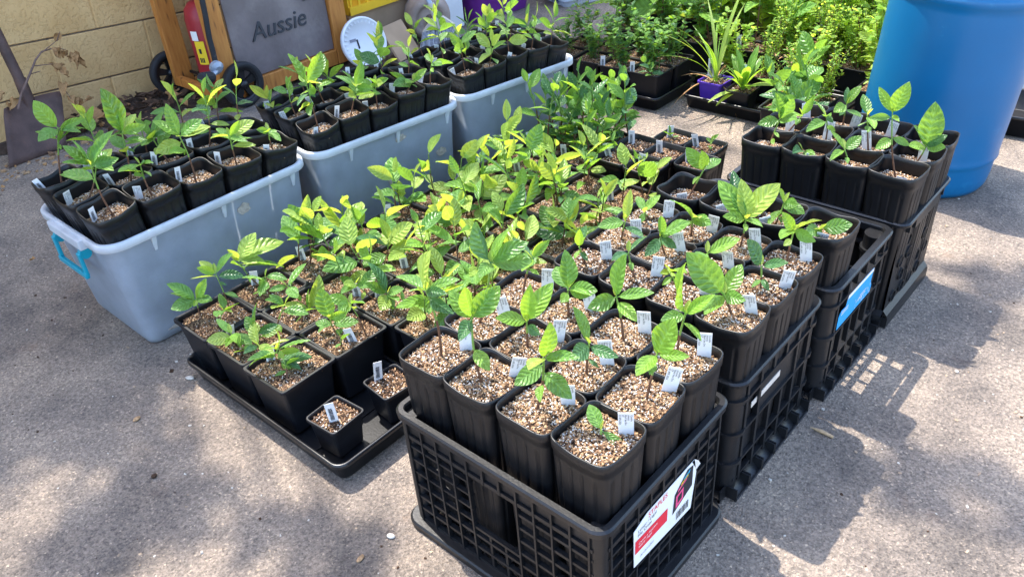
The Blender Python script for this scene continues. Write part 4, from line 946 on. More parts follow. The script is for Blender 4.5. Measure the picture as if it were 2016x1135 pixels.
FO = {'dark': [foliage_mesh('foliage', .17, .065, 9, 26, .026, ['leafd', 'leaf', 'leafg'], 11+k, .55) for k in range(2)]+[foliage_mesh('foliage', .21, .075, 9, 28, .026, ['leafd', 'leaf', 'leaf', 'leafy'], 21, .5)],
      'herb': [foliage_mesh('foliage', .22, .085, 12, 34, .026, ['leafg', 'leafb', 'leafb', 'leafb'], 31+k, .6) for k in range(3)],
      'fine': [foliage_mesh('foliage', .20, .08, 14, 34, .016, ['leafb', 'leafg', 'leafb'], 41+k, .42) for k in range(2)],
      'tall': [foliage_mesh('foliage', .36, .10, 8, 26, .065, ['leafg', 'leafb', 'leafb', 'leafb'], 51+k, .5) for k in range(3)],
      'brown': [foliage_mesh('foliage', .13, .06, 10, 16, .018, ['dryleaf', 'leaf', 'bark', 'leafg'], 61, .3)]}
GRASS = {'leafg': [leafmesh('blade', MT['leafg'], .035, .3, 1.0, 0, 3, 14, 2, pet=.02), leafmesh('blade', MT['leafg'], .03, .3, .45, 0, 3, 14, 2, pet=.02)], 'leafy': [leafmesh('blade', MT['leafy'], .04, .3, .7, 0, 3, 14, 2, pet=.02)], 'dryleaf': [leafmesh('blade', MT['dryleaf'], .04, .5, 1.2, 0, 3, 14, 2, pet=.02)]}
ROS = {'leafg': [leafmesh('leaf', MT['leafg'], .2, .3, .6, .02, 6, pet=.02, sharp=1.5), leafmesh('leaf', MT['leafg'], .17, .3, .35, .02, 6, pet=.02, sharp=1.5)], 'leafy': [leafmesh('leaf', MT['leafy'], .18, .3, .5, .02, 6, pet=.02, sharp=1.5)]}
def bgpot(x, y, z, potme, soil, sz, label, group, sc=1.0, name='potted_plant', cat='potted plant'):
    return potted((x, y, z), potme, soil, sz, label, group, rz=random.uniform(-.08, .08), sc=sc, name=name, cat=cat)
def add_fol(o, kind, z, sc=1.0, k=None):
    me = FO[kind][random.randrange(len(FO[kind])) if k is None else k % len(FO[kind])]
    f = link('foliage', me, o, Matrix.Translation((0, 0, z)) @ Matrix.Rotation(random.uniform(0, 6.28), 4, 'Z') @ Matrix.Scale(sc, 4)); f['kind'] = 'stuff'; return f
def blades(o, z, n, L, mks, bank, el=(25, 85), spread=.01):
    for k in range(n):
        a = random.uniform(0, 6.28); e = R(random.uniform(*el)); l = L*random.uniform(.55, 1.1); p = Vector((random.uniform(-spread, spread), random.uniform(-spread, spread), z))
        d = Vector((math.cos(a)*math.cos(e), math.sin(a)*math.cos(e), math.sin(e))); ob = put_leaf(o, p, p+d*l, random.choice(mks), bank=bank, roll=random.uniform(-.3, .3))
G_ = 'nursery trays at the far plant bed'
TR = [('a', -1.39, 2.02, .56, .285, 'long black tray of dark leafed bushes nearest the clear tubs'), ('b', -.79, 2.115, .56, .285, 'long black tray holding the purple pot and the rosette plant'),
      ('c', -.78, 2.43, .56, .285, 'black tray behind the purple pot tray'), ('d', -1.37, 2.335, .56, .285, 'black tray of big leafed plants behind the dark bushes'),
      ('e', -1.34, 2.66, .56, .285, 'third black tray back from the dark bushes'), ('f', -.74, 2.75, .56, .285, 'third black tray back from the purple pot'), ('g', -1.25, 2.98, .56, .285, 'rearmost black tray in line with the dark bushes'), ('h', -.68, 3.07, .56, .285, 'rearmost black tray in line with the purple pot')]
for k, x, y, L, W, lb in TR: tray(lb, x, y, L, W, .055, R(random.uniform(-2, 2)), G_)
# tray a: dark bushes in square pots, barcode tags
n_ = 0
for r in range(2):
    for c in range(4):
        o = bgpot(-1.39-.203+.135*c, 2.02-.068+.135*r, .0085, SQ, [SOIL_SQ[1]], .122, 'dark small leafed bush, %s from the clear tubs, %s row of its tray' % (ORD[c], ('pavement side', 'inner')[r]), 'dark bushes in the far tray', .95, 'potted_bush', 'potted bush')
        add_fol(o, 'dark', .12, 1.0+.15*(c > 1)+.1*r)
        if r == 0 and c in (2, 3): put_tag(o, (-.055, -.052, .095), yaw_to_cam(o.location)+.2, 'b')
        if c == 3 and r == 0:
            for q in range(2): rplant(o, (.03, -.045, .122), .05, 9, .045, .0, .04, .1, mks=['leafd', 'leaf'])
# tray d: big leaves
for c in range(3):
    o = bgpot(-1.37-.18+.18*c, 2.335, .0085, SQ, [SOIL_SQ[1]], .122, 'tall broad leafed plant, %s along the tray behind the dark bushes' % ORD[c], 'broad leafed plants in the far bed', 1.0)
    for q in range(2): rplant(o, (random.uniform(-.03, .03), random.uniform(-.03, .03), .122), random.uniform(.26, .38), 9, .145, .12, .05, .25, .0035, mks=['leafg', 'leafg', 'leafy', 'leafy'], wid=1.15)
    add_fol(o, 'dark', .12, 1.2)
# tray b
o = bgpot(-.975, 2.055, .0085, SMALLSQ, SOIL_S, .072, 'purple square pot of tall yellow green grass in the far tray', None, 1.15)
o.children[0].data = square_pot('pot', .088, .082, .066, .0035, .074, MT['purple']); o['category'] = 'potted grass'
blades(o, .074, 11, .30, ['leafg', 'leafy'], GRASS, (60, 88)); blades(o, .074, 8, .14, ['leafg'], GRASS, (15, 70)); blades(o, .074, 4, .22, ['dryleaf'], GRASS, (5, 40)); put_tag(o, (-.028, .02, .05), yaw_to_cam(o.location), 'b', scale=1.2)
o = bgpot(-.855, 2.035, .0085, SMALLSQ, SOIL_S, .072, 'bright green strap leafed rosette spilling over the tray edge', None, 1.1)
blades(o, .076, 26, .135, ['leafg', 'leafy', 'leafg'], ROS, (-12, 75), .006); put_tag(o, (-.02, .034, .05), yaw_to_cam(o.location), 'b', scale=1.3)
o = bgpot(-.695, 2.06, .0085, SMALLSQ, SOIL_S, .072, 'small pot of dry brown stems and green herbs beside the rosette', None, 1.15); add_fol(o, 'brown', .07, 1.2); add_fol(o, 'fine', .07, .8)
for c, (x, y) in enumerate([(-.97, 2.185), (-.845, 2.19), (-.70, 2.19), (-.585, 2.07)]):
    o = bgpot(x, y, .0085, SMALLSQ, SOIL_S, .072, 'small pot of lacy green herb, %s behind the purple pot' % ORD[c], 'lacy herbs in the purple pot tray', 1.15); add_fol(o, 'fine' if c % 2 else 'herb', .07, .9)
# tray c
kinds = ['one', 'herb', 'fine', 'herb', 'tall', 'herb', 'tall', 'herb']
for r in range(2):
    for c in range(4):
        o = bgpot(-.78-.203+.135*c, 2.43-.068+.135*r, .0085, SQ, [SOIL_SQ[1]], .122, 'light green plants behind the purple pot tray, %s from the bushes, %s row' % (ORD[c], ('near', 'far')[r]), 'light green plants in the far bed', .95)
        kd = kinds[(c+r*4) % 8]
        if kd == 'one': rplant(o, (0, 0, .122), .30, 9, .10, .1, .03, .55, .003, mks=['leafg', 'leaf', 'leafd'], wid=1.1); put_tag(o, (-.055, -.03, .10), yaw_to_cam(o.location), 'b', scale=1.1)
        else: add_fol(o, kd, .12, 1.1); add_fol(o, 'fine', .12, 1.2)
        if c == 1 and r == 0: rplant(o, (0, 0, .122), .2, 7, .12, .1, .02, .4, .003, mks=['leafg', 'leaf'], wid=.9)
for nm, x0, y0, kk, lb in (('e', -1.34, 2.66, ['tall', 'herb', 'tall', 'tall'], 'third tray back from the dark bushes'), ('f', -.74, 2.75, ['herb', 'tall', 'herb', 'tall'], 'third tray back from the purple pot'), ('g', -1.25, 2.98, ['tall', 'herb', 'tall', 'herb'], 'rear tray behind the dark bushes'), ('h', -.68, 3.07, ['tall', 'tall', 'herb', 'tall'], 'rear tray behind the purple pot')):
    for c in range(4):
        o = bgpot(x0-.203+.135*c, y0-.05, .0085, SQ, [SOIL_SQ[1]], .122, 'leafy sunlit plant, %s pot in the %s' % (ORD[c], lb), 'sunlit plants at the back of the bed', .95)
        add_fol(o, kk[c], .12, random.uniform(1., 1.25)); add_fol(o, 'herb', .12, random.uniform(1.2, 1.5)); add_fol(o, 'tall', .12, random.uniform(.8, 1.1))
        if (c+len(nm)) % 2: rplant(o, (0, 0, .122), random.uniform(.2, .35), 8, .10, .2, .04, .3, .003, mks=['leafg', 'leafy', 'leaf'], wid=1.2)
# broad leafed pots between the holed crate and the barrel
for c, (x, y, lb) in enumerate([(-.50, 1.60, 'just behind the holed crate'), (-.50, 1.755, 'beside the blue barrel'), (-.62, 1.885, 'next to the purple pot tray')]):
    o = bgpot(x, y, .001, SQ, [SOIL_SQ[1]], .122, 'broad leafed green plant in a square pot %s' % lb, 'broad leafed pots beside the barrel')
    for q in range(3): rplant(o, (random.uniform(-.04, .04), random.uniform(-.04, .04), .122), random.uniform(.08, .20), 8, .095, .05, .06, .15, .0028, mks=['leaf', 'leaf', 'leafd', 'leafg'], wid=1.2)
for c, (x, y, lb) in enumerate([(-.435, 2.20, 'nearest the barrel'), (-.43, 2.37, 'second behind the barrel edge'), (-.40, 2.56, 'third behind the barrel edge'), (-.42, 2.80, 'farthest behind the barrel edge')]):
    o = bgpot(x, y, .001, SQ, [SOIL_SQ[1]], .122, 'bright leafy plant in a square pot %s' % lb, 'bright plants behind the barrel edge', .95)
    add_fol(o, 'tall', .12, 1.0); add_fol(o, 'herb', .12, 1.3); rplant(o, (0, 0, .122), .22, 8, .10, .2, .05, .2, .003, mks=['leafg', 'leafy'], wid=1.1)
# white bucket and empty tray behind the barrel
q = MB(); bp_ = Vector((-.20, 2.80, 0)); q.lathe([(0, .004), (.12, 0), (.124, .006), (.145, .33), (.153, .332), (.153, .345), (.143, .346), (.14, .335), (.12, .012), (0, .010)], MT['white'], 40, c=bp_)
tag(q.build('white_bucket'), 'white plastic bucket in the sun behind the blue barrel', 'bucket')
tray('empty black slotted tray lying behind the barrel', -.25, 2.42, .56, .27, .075, R(4))

# ---------------------------------------------------------------- wooden cart with the dark plate
cart = empty('wooden_cart', (-2.6, 1.0, 0)); tag(cart, 'orange stained wooden cart on black wheels with an embossed dark plate', 'cart')
ci = Matrix.Translation((2.6, -1.0, 0))
def cbox(name, x0, x1, y0, y1, z0, z1, mat=MT['wood'], parent=None, bv=.003):
    m = MB(); m.box((0, 0, 0), (x1-x0, y1-y0, z1-z0), mat); o = m.build(name, parent or cart); o.location = ((x0+x1)/2+2.6, (y0+y1)/2-1.0, (z0+z1)/2); 
    if bv: bevel(o, bv)
    return o
cbox('post', -2.635, -2.600, .990, 1.070, .065, .84); cbox('post', -2.975, -2.940, .975, 1.055, .045, .84); cbox('post', -2.635, -2.600, 1.580, 1.660, .02, .84); cbox('post', -2.975, -2.940, 1.58, 1.66, .02, .84)
cbox('bottom_rail', -2.632, -2.604, 1.087, 1.578, .020, .085); cbox('side_rail', -2.938, -2.637, .970, .998, .050, .088); cbox('shelf', -2.938, -2.640, 1.05, 1.60, .045, .062, bv=.002)
cbox('top_board', -3.0, -2.56, .95, 1.70, .842, .88)
pl = cbox('name_plate', -2.626, -2.616, 1.088, 1.577, .088, .80, MT['plate'], bv=.004)
me = textmesh('lettering', 'Aussie', .105, MT['plate_text'], .003, .18); link('lettering', me, pl, Matrix.Translation((.0075, -.150, -.215)) @ MY)
me = textmesh('lettering', 'TM', .018, MT['plate_text'], .002, .1); link('lettering', me, pl, Matrix.Translation((.0070, .125, -.120)) @ MY)
def wheel(x, y, r, name='wheel'):
    m = MB(); m.lathe([(r-.026, -.014), (r-.010, -.018), (r-.002, -.013), (r, 0), (r-.002, .013), (r-.010, .018), (r-.026, .014), (r-.026, -.014)], MT['rubber'], 40, 'x')
    o = m.build('wheel', cart); o.location = (x+2.6, y-1.0, r+.001)
    m = MB(); m.lathe([(r-.026, -.012), (r-.034, -.012), (r-.036, 0), (r-.034, .012), (r-.026, .012)], MT['crate'], 40, 'x')
    m.lathe([(0, .020), (.014, .018), (.018, .010), (.018, -.012), (0, -.012)], MT['crate'], 20, 'x')
    for k in range(5):
        a = 2*math.pi*k/5+.3; c = Vector((0, math.cos(a), math.sin(a))); t = Vector((0, -math.sin(a), math.cos(a)))
        vs = [c*.012+t*.010, c*.012-t*.010, c*(r-.032)-t*.018, c*(r-.032)+t*.018]; m.add([p+Vector((.006, 0, 0)) for p in vs]+[p-Vector((.006, 0, 0)) for p in vs], [(0, 1, 2, 3), (7, 6, 5, 4), (0, 4, 5, 1), (1, 5, 6, 2), (2, 6, 7, 3), (3, 7, 4, 0)], MT['crate'])
    m.build('hub', o); return o
wheel(-2.575, 1.07, .092); wheel(-3.0, .985, .092)
m = MB(); m.tube([(-.39, .045, .09), (.02, .055, .09)], .007, MT['crate'], 8); m.build('axle', cart)
# red gas bottle on the cart shelf
gbt = empty('gas_bottle', (-2.775, 1.082, .063)); tag(gbt, 'red gas bottle with a yellow tag on the cart shelf', 'gas bottle')
m = MB(); m.lathe([(0, 0), (.062, 0), (.070, .01), (.073, .04), (.073, .27), (.066, .31), (.045, .335), (.02, .342), (0, .342)], MT['red'], 32); m.build('cylinder', gbt)
m = MB(); m.tube([(0, 0, .335), (0, 0, .37)], .016, MT['rubber'], 12); m.tube([(0, 0, .365), (0, 0, .385)], .032, MT['rubber'], 14); m.build('valve', gbt)
m = MB()
def onb(a, z, r=.0755): return (r*math.cos(R(a)), r*math.sin(R(a)), z)
for (a0, a1, z0, z1, mt, r) in ((-78, -46, .10, .195, 'yelprint', .0765), (-84, -60, .197, .235, 'tag', .0765), (-72, -68, .108, .128, 'ink', .0775), (-66, -63, .108, .128, 'ink', .0775), (-61, -57, .108, .128, 'ink', .0775), (-68, -60, .145, .165, 'ink', .0775)):
    for k in range(4): b0, b1 = a0+(a1-a0)*k/4, a0+(a1-a0)*(k+1)/4; m.add([onb(b0, z0, r), onb(b1, z0, r), onb(b1, z1, r), onb(b0, z1, r)], [(0, 1, 2, 3)], MT[mt])
m.build('warning_tag', gbt)
# hose and regulator
nx = Vector((1, 0, 0)); P_ = lambda px, x: bpp(px, Vector((x, 0, 0)), nx)
hose = empty('gas_hose', (0, 0, 0)); tag(hose, 'black gas hose with a grey regulator hanging on the cart post', 'hose')
m = MB(); m.tube([P_((393, -60), -2.59), P_((398, 0), -2.585), P_((404, 30), -2.58), (P_((412, 75), -2.58)), P_((420, 105), -2.575), P_((424, 122), -2.572)], .011, MT['rubber'], 10); m.build('tube', hose)
m = MB(); c = P_((428, 138), -2.555); m.tube([c+Vector((-.012, 0, .012)), c+Vector((.004, 0, .008)), c+Vector((.014, 0, .004))], [.026, .028, .014], MT['greymetal'], 14, False); m.tube([P_((424, 122), -2.572), c], .012, MT['greymetal'], 10); m.tube([c, P_((416, 152), -2.53)], .010, MT['greymetal'], 10)
m.build('regulator', hose)
m = MB(); k1 = P_((417, 152), -2.53); k2 = P_((395, 154), -2.50); m.tube([k1, k1.lerp(k2, .2), k2.lerp(k1, .1), k2], [.020, .023, .021, .016], MT['rubber'], 14, False); m.build('knob', hose)

# ---------------------------------------------------------------- shovel, dry branch
sh = empty('rusty_shovel', (-2.83, .31, 0)); tag(sh, 'rusty square mouth shovel leaning on the block wall', 'shovel')
m = MB(); rows = []
for i in range(9):
    t = i/8; row = []
    for j in range(11):
        s_ = -1+j/5; hw_ = .108 if t < .95 else .104
        row.append(Vector((-.09*t-.018*(1-s_*s_)*(.4+.6*t)+.012*abs(s_)**3*t, s_*hw_+.082*t, .003+.185*t)))
    rows.append(row)
m.loft(rows, MT['rust'], True, closed=False); ob = m.build('blade', sh); sd = ob.modifiers.new('solid', 'SOLIDIFY'); sd.thickness = .003
m = MB(); m.tube([(-.095, .055, .09), (-.110, .076, .18), (-.130, .082, .26)], [.010, .022, .021], MT['rust'], 14); m.build('socket', sh)
m = MB(); m.tube([(-.126, .081, .24), (-.185, .084, .45), (-.258, .09, .86)], .019, MT['rust'], 14); m.build('shaft', sh)
dbr = empty('dry_branch', (-2.9, .45, 0)); tag(dbr, 'dead twiggy branch with curled brown leaves beside the shovel', 'branch'); di = Matrix.Translation((2.9, -.45, 0))
m = MB(); pth = [P_((36, 215), -2.86), P_((42, 185), -2.87), P_((58, 148), -2.88), P_((70, 118), -2.89), P_((82, 102), -2.9), P_((108, 94), -2.9), P_((130, 98), -2.9)]
m.tube([di @ p for p in pth], [.005, .0045, .004, .0035, .003, .002, .001], MT['twig'], 7)
for a_, b_ in (((68, 130), (104, 126)), ((82, 104), (112, 80)), ((60, 146), (80, 140)), ((124, 172), (140, 195)), ((112, 80), (118, 62))): m.tube([di @ P_(a_, -2.89), di @ P_(b_, -2.88)], [.0022, .001], MT['twig'], 5)
m.build('twig', dbr)
DRY = {'dryleaf': [leafmesh('leaf', MT['dryleaf'], .62, 1.1, .9, .05, 5, 10, 6, wav=.5), leafmesh('leaf', MT['dryleaf'], .5, 1.4, -.5, .06, 4, 10, 6, wav=.6)]}
for px in ((104, 92), (118, 90), (128, 96), (140, 100), (146, 98), (136, 112), (122, 108), (126, 124), (148, 116), (106, 128), (112, 134), (95, 122), (120, 64), (128, 162), (140, 190), (152, 192), (165, 200), (130, 188), (10, 180), (15, 200), (25, 190)):
    p = di @ P_(px, -2.89); a = random.uniform(0, 6.28); put_leaf(dbr, p, p+Vector((random.uniform(-.02, .04), math.cos(a)*.04, -abs(math.sin(a))*.045)), 'dryleaf', bank=DRY, roll=random.uniform(-1.5, 1.5))

# ---------------------------------------------------------------- things along the wall
yc = empty('yellow_crate', (-2.62, 1.70, .2)); tag(yc, 'yellow plastic lattice crate behind the cart', 'crate')
m = MB(); Y = MT['yellow']
m.bb(-.34, 0, 0, .40, .0, .012, Y); m.bb(-.012, .004, -.004, .404, .23, .262, Y); m.bb(-.34, -.328, 0, .40, .012, .25, Y); m.build('tray_base', yc)
for side, (a0, a1) in (('front', (0, .40)),):
    m = MB(); m.bb(-.008, .004, 0, .40, .0, .035, Y)
    for k in range(9): y = .01+.0475*k; m.bb(-.008, -.001, y, y+.010, .035, .235, Y)
    for k in range(3): z = .075+.05*k; m.bb(-.009, -.0015, .0, .40, z, z+.008, Y)
    m.build('lattice', yc)
m = MB()
for y in (0, .392): m = MB(); m.bb(-.33, -.008, y, y+.008, .012, .25, Y); m.build('end_wall', yc)
cb = MB(); cb.bb(-.15, .15, -.19, .19, 0, .197, MT['card']); o = cb.build('cardboard_box'); o.location = (-2.80, 1.90, .001); tag(bevel(o, .004), 'brown cardboard box under the yellow crate', 'box')
ld = empty('bucket_lid', (-2.50, 1.655, .112)); ld.rotation_euler = (0, R(72), R(-8)); tag(ld, 'round white bucket lid leaning beside the cart', 'lid')
m = MB(); m.lathe([(0, .004), (.080, .004), (.084, .010), (.098, .010), (.101, .016), (.108, .016), (.111, .008), (.111, -.004), (.105, -.005), (.1, .0), (0, -.002)], MT['white'], 48); m.build('disc', ld)
m = MB(); 
for k in range(30):
    a = 2*math.pi*k/30; m.box((.091*math.cos(a), .091*math.sin(a), .0115), (.012, .003, .004), MT['white'], Matrix.Rotation(a, 3, 'Z'))
m.build('rib', ld)
m = MB(); m.box((.0, -.03, .0052), (.04, .007, .002), MT['rubber']); m.box((-.02, -.05, .0052), (.012, .03, .002), MT['greyprint']); m.build('lid_print', ld)
bd = MB(); bd.box((0, 0, 0), (.012, .15, .17), MT['card']); o = bd.build('tile_board'); o.matrix_basis = Matrix.Translation((-2.47, 1.84, .073)) @ Matrix.Rotation(R(8), 4, 'Z') @ Matrix.Rotation(R(-34), 4, 'Y'); tag(o, 'flat brown tile leaning on the lying jar', 'tile')
jar = empty('storage_jar', (-2.55, 2.10, .112)); tag(jar, 'weathered round jar lying on its side by the broom', 'jar')
jar.rotation_euler = Vector((.75, -.55, .05)).to_track_quat('Z', 'Y').to_euler()
m = MB(); m.lathe([(0, .10), (.030, .10), (.033, .095), (.062, .095), (.066, .108), (.085, .106), (.098, .085), (.108, .02), (.110, -.06), (.100, -.16), (.07, -.2), (0, -.2)], MT['concrete_item'], 40); m.build('body', jar)
m = MB(); m.lathe([(0, .104), (.022, .104), (.026, .098)], MT['twig'], 24); m.build('stopper', jar)
bm_ = empty('push_broom', (-2.27, 1.90, 0)); tag(bm_, 'worn broom with grey bristles leaning bristles down', 'broom'); bi = Matrix.Translation((2.27, -1.90, 0))
hd = Vector((-.06, .06, .125)); ax = Vector((.62, .60, .12)).normalized()   # head axis
m = MB()
m.add([hd-ax*.028+Vector((0, 0, .045)), hd+ax*.028+Vector((0, 0, .045)), hd+ax*.075, hd-ax*.075]+[p+Vector((.022, -.022, 0)) for p in (hd-ax*.028+Vector((0, 0, .045)), hd+ax*.028+Vector((0, 0, .045)), hd+ax*.075, hd-ax*.075)], [(3, 2, 1, 0), (4, 5, 6, 7), (0, 1, 5, 4), (1, 2, 6, 5), (2, 3, 7, 6), (3, 0, 4, 7)], MT['broomhead']); m.build('head', bm_)
m = MB()
for k in range(130):
    t = random.uniform(-1, 1); d = random.uniform(.001, .02); b0 = hd+ax*.073*t+Vector((d, -d, 0)); b1 = b0+ax*.028*t+Vector((.06+random.uniform(-.02, .02), -.05+random.uniform(-.02, .02), -.118)); m.tube([b0, b0.lerp(b1, .5)+Vector((random.uniform(-.004, .004),)*3), b1], [.0026, .002, .0012], MT['bristle'], 4, caps=False)
br_ = m.build('bristles', bm_); br_['kind'] = 'stuff'
m = MB(); h0 = hd+Vector((.011, -.011, .045)); m.tube([h0-Vector((0, 0, .012)), h0+Vector((-.03, -.005, .06))], [.018, .016], MT['broomhead'], 12); m.tube([h0+Vector((-.03, -.005, .055)), h0+Vector((-.45, -.08, .85))], .012, MT['greymetal'], 10); m.build('handle', bm_)
wb = empty('white_carton', (-2.66, 2.235, .001)); wb.rotation_euler = (0, 0, R(-6)); tag(wb, 'white printed carton between the jar and the purple tub', 'carton')
m = MB(); m.bb(-.11, .11, -.11, .11, 0, .36, MT['white']); bevel(m.build('box', wb), .004)
m = MB()
for k in range(9): m.add([(.1112, -.10, .10+.02*k), (.1112, -.035-.01*(k % 3), .10+.02*k), (.1112, -.035-.01*(k % 3), .106+.02*k), (.1112, -.10, .106+.02*k)], [(0, 1, 2, 3)], MT['greyprint'])
m.add([(.1112, -.105, .29), (.1112, -.03, .29), (.1112, -.03, .32), (.1112, -.105, .32)], [(0, 1, 2, 3)], MT['ink']); m.build('print', wb)
pt = MB(); 
def rg2(hx, hy, z, r): return [Vector((x, y, z)) for x, y in rrect(hx, hy, r, 5)]
pt.loft([rg2(.17, .18, 0, .03), rg2(.175, .185, .01, .035), rg2(.20, .21, .27, .04), rg2(.212, .222, .272, .045), rg2(.212, .222, .29, .045), rg2(.2, .21, .29, .04), rg2(.17, .18, .02, .035)], MT['purple2'], True, (True, True)); o = pt.build('purple_tub'); o.location = (-2.66, 2.585, .001); o.rotation_euler = (0, 0, R(-6)); tag(o, 'deep purple plastic tub by the wall', 'tub')
bw = MB(); bw.lathe([(0, .012), (.05, .0), (.07, .012), (.095, .07), (.100, .105), (.105, .107), (.103, .112), (.095, .108), (.088, .07), (.06, .016), (0, .016)], MT['blue'], 36); o = bw.build('blue_bowl'); o.matrix_basis = Matrix.Translation((-2.40, 2.86, .035)) @ Matrix.Rotation(R(28), 4, 'Y') @ Matrix.Rotation(R(-20), 4, 'X'); tag(o, 'small dark blue bowl tipped beside the purple tub', 'bowl')
lt = MB(); lt.loft([rg2(.13, .19, 0, .02), rg2(.135, .195, .028, .025), rg2(.145, .205, .03, .03), rg2(.145, .205, .036, .03), rg2(.133, .193, .036, .025), rg2(.125, .185, .006, .02)], MT['tubrim'], True, (True, True)); o = lt.build('clear_lid'); o.location = (-2.33, 3.05, .001); o.rotation_euler = (0, 0, R(-22)); tag(o, 'clear plastic tub lid lying upside down on the ground', 'lid')

# ---------------------------------------------------------------- dirt, litter, grit
rng = random.Random(5); dm = MB(); n = 40; top = [(-3.12, -.6+4.2*k/(n-1)) for k in range(n)]
bot = [(-2.75+.06*math.sin(k*.7)+rng.uniform(-.04, .04)-(.22 if k < 12 else 0)+(.18 if 14 < k < 27 else 0), -.6+4.2*k/(n-1)) for k in range(n)]
dm.add([(x, y, .004) for x, y in top]+[(x, y, .004) for x, y in bot], [(k, k+n, k+n+1, k+1) for k in range(n-1)], plain('dark_dirt', (.060, .042, .032), .95, .2, .45, 40, .8, 120)); tag(dm.build('dirt'), kind='structure')
def litter(name, n, fn, sizes, mats, label, cat, seed):
    rng = random.Random(seed); m = MB()
    for k in range(n):
        x, y = fn(rng); s_ = rng.uniform(*sizes); a = rng.uniform(0, 6.28); rt = Matrix.Rotation(a, 3, 'Z') @ Matrix.Rotation(rng.uniform(-.5, .5), 3, 'X') @ Matrix.Rotation(rng.uniform(-.4, .4), 3, 'Y')
        prof = [(-1, 0, 0), (-.4, .42, .18), (.3, .38, .12), (1, 0, .1), (.3, -.36, .2), (-.4, -.42, .1), (0, 0, -.05)]
        vs = [rt @ Vector((px*s_, py*s_*rng.uniform(.7, 1.2), pz*s_))+Vector((x, y, .006+s_*.3+rng.uniform(0, .02))) for px, py, pz in prof]
        m.add(vs, [(0, 1, 6), (1, 2, 6), (2, 3, 6), (3, 4, 6), (4, 5, 6), (5, 0, 6)], MT[rng.choice(mats)])
    o = m.build(name); tag(o, label, cat, kind='stuff'); return o
litter('leaf_litter', 420, lambda r: (-3.09+abs(r.gauss(0, .14)), r.uniform(.35, 2.6)), (.012, .04), ['dryleaf2', 'dryleaf2', 'dryleaf2', 'dryleaf'], 'dry brown leaf litter along the foot of the block wall', 'leaf litter', 1)
def grit(name, n, fn, sizes, mats, label, seed):
    rng = random.Random(seed); m = MB()
    for k in range(n):
        x, y = fn(rng); s_ = rng.uniform(*sizes)*(1 if rng.random() < .93 else 1.8); d = (s_*rng.uniform(.8, 1.6), s_*rng.uniform(.6, 1.1), s_*rng.uniform(.4, .8))
        o = len(m.v); m.box((x, y, d[2]*.35), d, MT[rng.choice(mats)], Matrix.Rotation(rng.uniform(0, 6.3), 3, 'Z') @ Matrix.Rotation(rng.uniform(-.4, .4), 3, 'X'))
        for q in range(o, len(m.v)): p = m.v[q]; j = .22*s_; m.v[q] = (p[0]+rng.uniform(-j, j), p[1]+rng.uniform(-j, j), p[2]+rng.uniform(-j, j)*.5)
    o = m.build(name); tag(o, label, 'grit', kind='stuff'); return o
grit('grit', 2600, lambda r: (r.uniform(-2.8, .9), r.uniform(-.9, 3.6)), (.0015, .0042), ['stone', 'stone2', 'stone2', 'stone', 'bark3'], 'loose pale grit and crumbs scattered on the pavement', 2)
grit('wood_crumbs', 500, lambda r: (-2.84+r.gauss(0, .09), r.uniform(.05, 1.2)), (.003, .010), ['bark2', 'dryleaf', 'bark', 'stone'], 'brown wood chips and nut shells round the shovel foot', 3)
def pebbleobj(px, s_, mat, label, name='pebble', cat='pebble', el=1.5):
    p = bpz(px, 0); m = MB(); rr = random.Random(int(px[0]*7+px[1])); rings = []
    for i in range(6):
        ph = math.pi*i/5; rings.append([Vector((el*s_*math.sin(ph)*math.cos(2*math.pi*k/9)*rr.uniform(.85, 1.1), s_*math.sin(ph)*math.sin(2*math.pi*k/9)*rr.uniform(.85, 1.1), s_*.6*math.cos(ph))) for k in range(9)])
    m.loft(rings, mat, True); o = m.build(name); o.location = (p.x, p.y, s_*.5); o.rotation_euler = (0, 0, rr.uniform(0, 6)); tag(o, label, cat, None); return o
pebbleobj((270, 826), .0065, MT['bark'], 'tan nut lying on the pavement left of the front tray', 'nut', 'nut'); pebbleobj((304, 938), .006, MT['bark3'], 'dark brown seed on the open pavement', 'seed', 'seed', 1.2); pebbleobj((710, 1100), .005, MT['bark'], 'tan wood chip on the pavement near the grid crate', 'wood_chip', 'wood chip', 2)
pebbleobj((945, 1106), .006, MT['bark2'], 'reddish chip against the foot of the grid crate', 'bark_chip', 'bark chip', 1.6); pebbleobj((375, 745), .007, MT['stone2'], 'pale stone at the corner of the front nursery tray', 'stone', 'stone', 1.8); pebbleobj((1883, 732), .004, MT['perlite'], 'white pebble on the pavement by the shadow of the holed crate', 'pebble', 'pebble', 1.1)
pebbleobj((320, 668), .007, MT['bark3'], 'dark nut shell under the teal handled tub', 'nut_shell', 'nut shell', 1.4); pebbleobj((770, 1056), .006, MT['perlite'], 'crumpled white scrap on the pavement by the grid crate', 'paper_scrap', 'scrap', 1.5)
def dryleafobj(px, L, label, rz):
    p = bpz(px, 0); o = link('fallen_leaf', DRY['dryleaf'][1], None, Matrix.Translation((p.x, p.y, .012)) @ Matrix.Rotation(rz, 4, 'Z') @ Matrix.Scale(L, 4)); tag(o, label, 'leaf')
dryleafobj((1330, 288), .07, 'curled tan leaf on the pavement behind the small ribbed pots', .5); dryleafobj((60, 520), .02, 'tiny brown leaf on the shaded pavement beside the teal handled tub', 1)
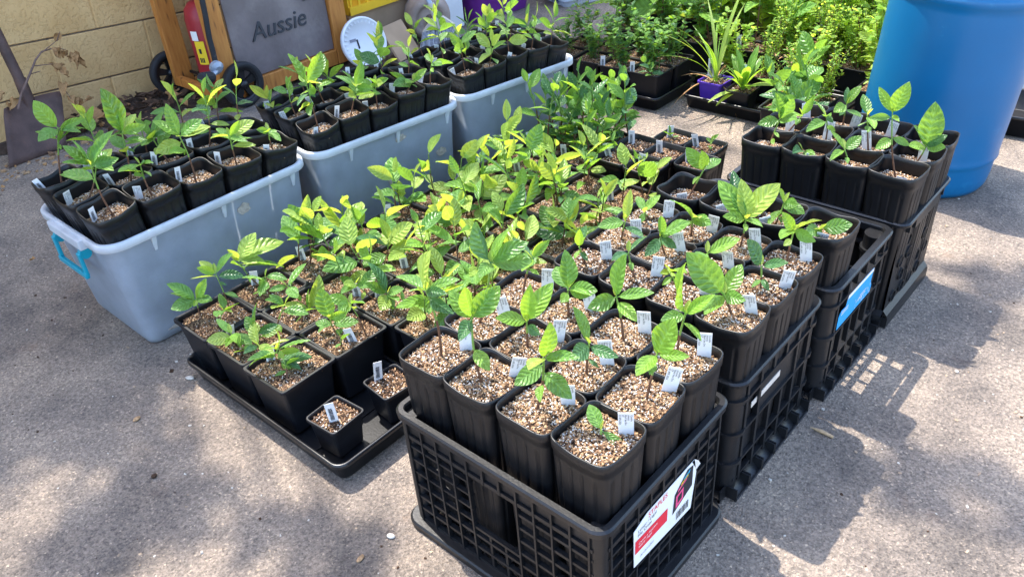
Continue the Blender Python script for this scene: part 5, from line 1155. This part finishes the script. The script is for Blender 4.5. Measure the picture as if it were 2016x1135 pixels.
tw = MB(); a, b_ = bpz((1595, 843), 0), bpz((1640, 862), 0); tw.tube([a+Vector((0, 0, .004)), (a+b_)/2+Vector((0, 0, .005)), b_+Vector((0, 0, .003))], [.0012, .004, .003], MT['husk'], 6); tag(tw.build('wood_splinter'), 'pale wood splinter on the pavement beside the paper strip crate', 'splinter')

# ---------------------------------------------------------------- shade tree behind the wall
tree = empty('shade_tree', (-5.6, 1.4, 0)); tag(tree, 'tall leafy shade tree behind the block wall', 'tree')
m = MB(); m.tube([(0, 0, -.1), (.1, .05, 1.5), (.25, 0, 3.2), (.6, .1, 4.8)], [.22, .18, .14, .09], MT['trunk'], 14)
CL = [(1.0, .2, 5.6, .6), (.3, -.6, 5.8, .7), (.2, .9, 5.6, .7), (1.2, 1.3, 5.9, .5)]
for px, r in (((40, 740), .24), ((120, 800), .18), ((20, 880), .10), ((210, 860), .08), ((150, 1085), .05), ((225, 1045), .055), ((310, 1010), .05), ((400, 1000), .035), ((560, 1050), .03), ((690, 1110), .025), ((330, 920), .03), ((2010, 980), .05), ((1900, 600), .02), ((1985, 560), .03), ((1820, 960), .02)):
    q_ = bpz(px, 0)+SUN*(5.1/SUN.z)-Vector((-5.6, 1.4, 0)); CL.append((q_.x, q_.y, q_.z, r))
for x, y, z, r in CL: m.tube([(.3, .02, 3.4), (x*.5, y*.5, (z+3.4)/2+.25), (x, y, z)], [.06, .035, .012], MT['trunk'], 6)
m.build('trunk', tree)
rng = random.Random(9); m = MB()
for x, y, z, r in CL:
    for k in range(int(300*r)+22):
        v = Vector((rng.gauss(0, 1), rng.gauss(0, 1), rng.gauss(0, .7)))*r*.6; p = Vector((x, y, z))+v; d = Vector((rng.uniform(-1, 1), rng.uniform(-1, 1), rng.uniform(-.6, .3))).normalized(); L = rng.uniform(.07, .13); sd = d.cross(Vector((rng.uniform(-.4, .4), rng.uniform(-.4, .4), 1))).normalized()*L*.25
        m.add([p, p+d*L*.45+sd, p+d*L, p+d*L*.45-sd], [(0, 1, 2, 3)], MT['treeleaf'])
me = m.mesh('crown'); me.uv_layers.new(name='UVMap'); link('crown', me, tree)
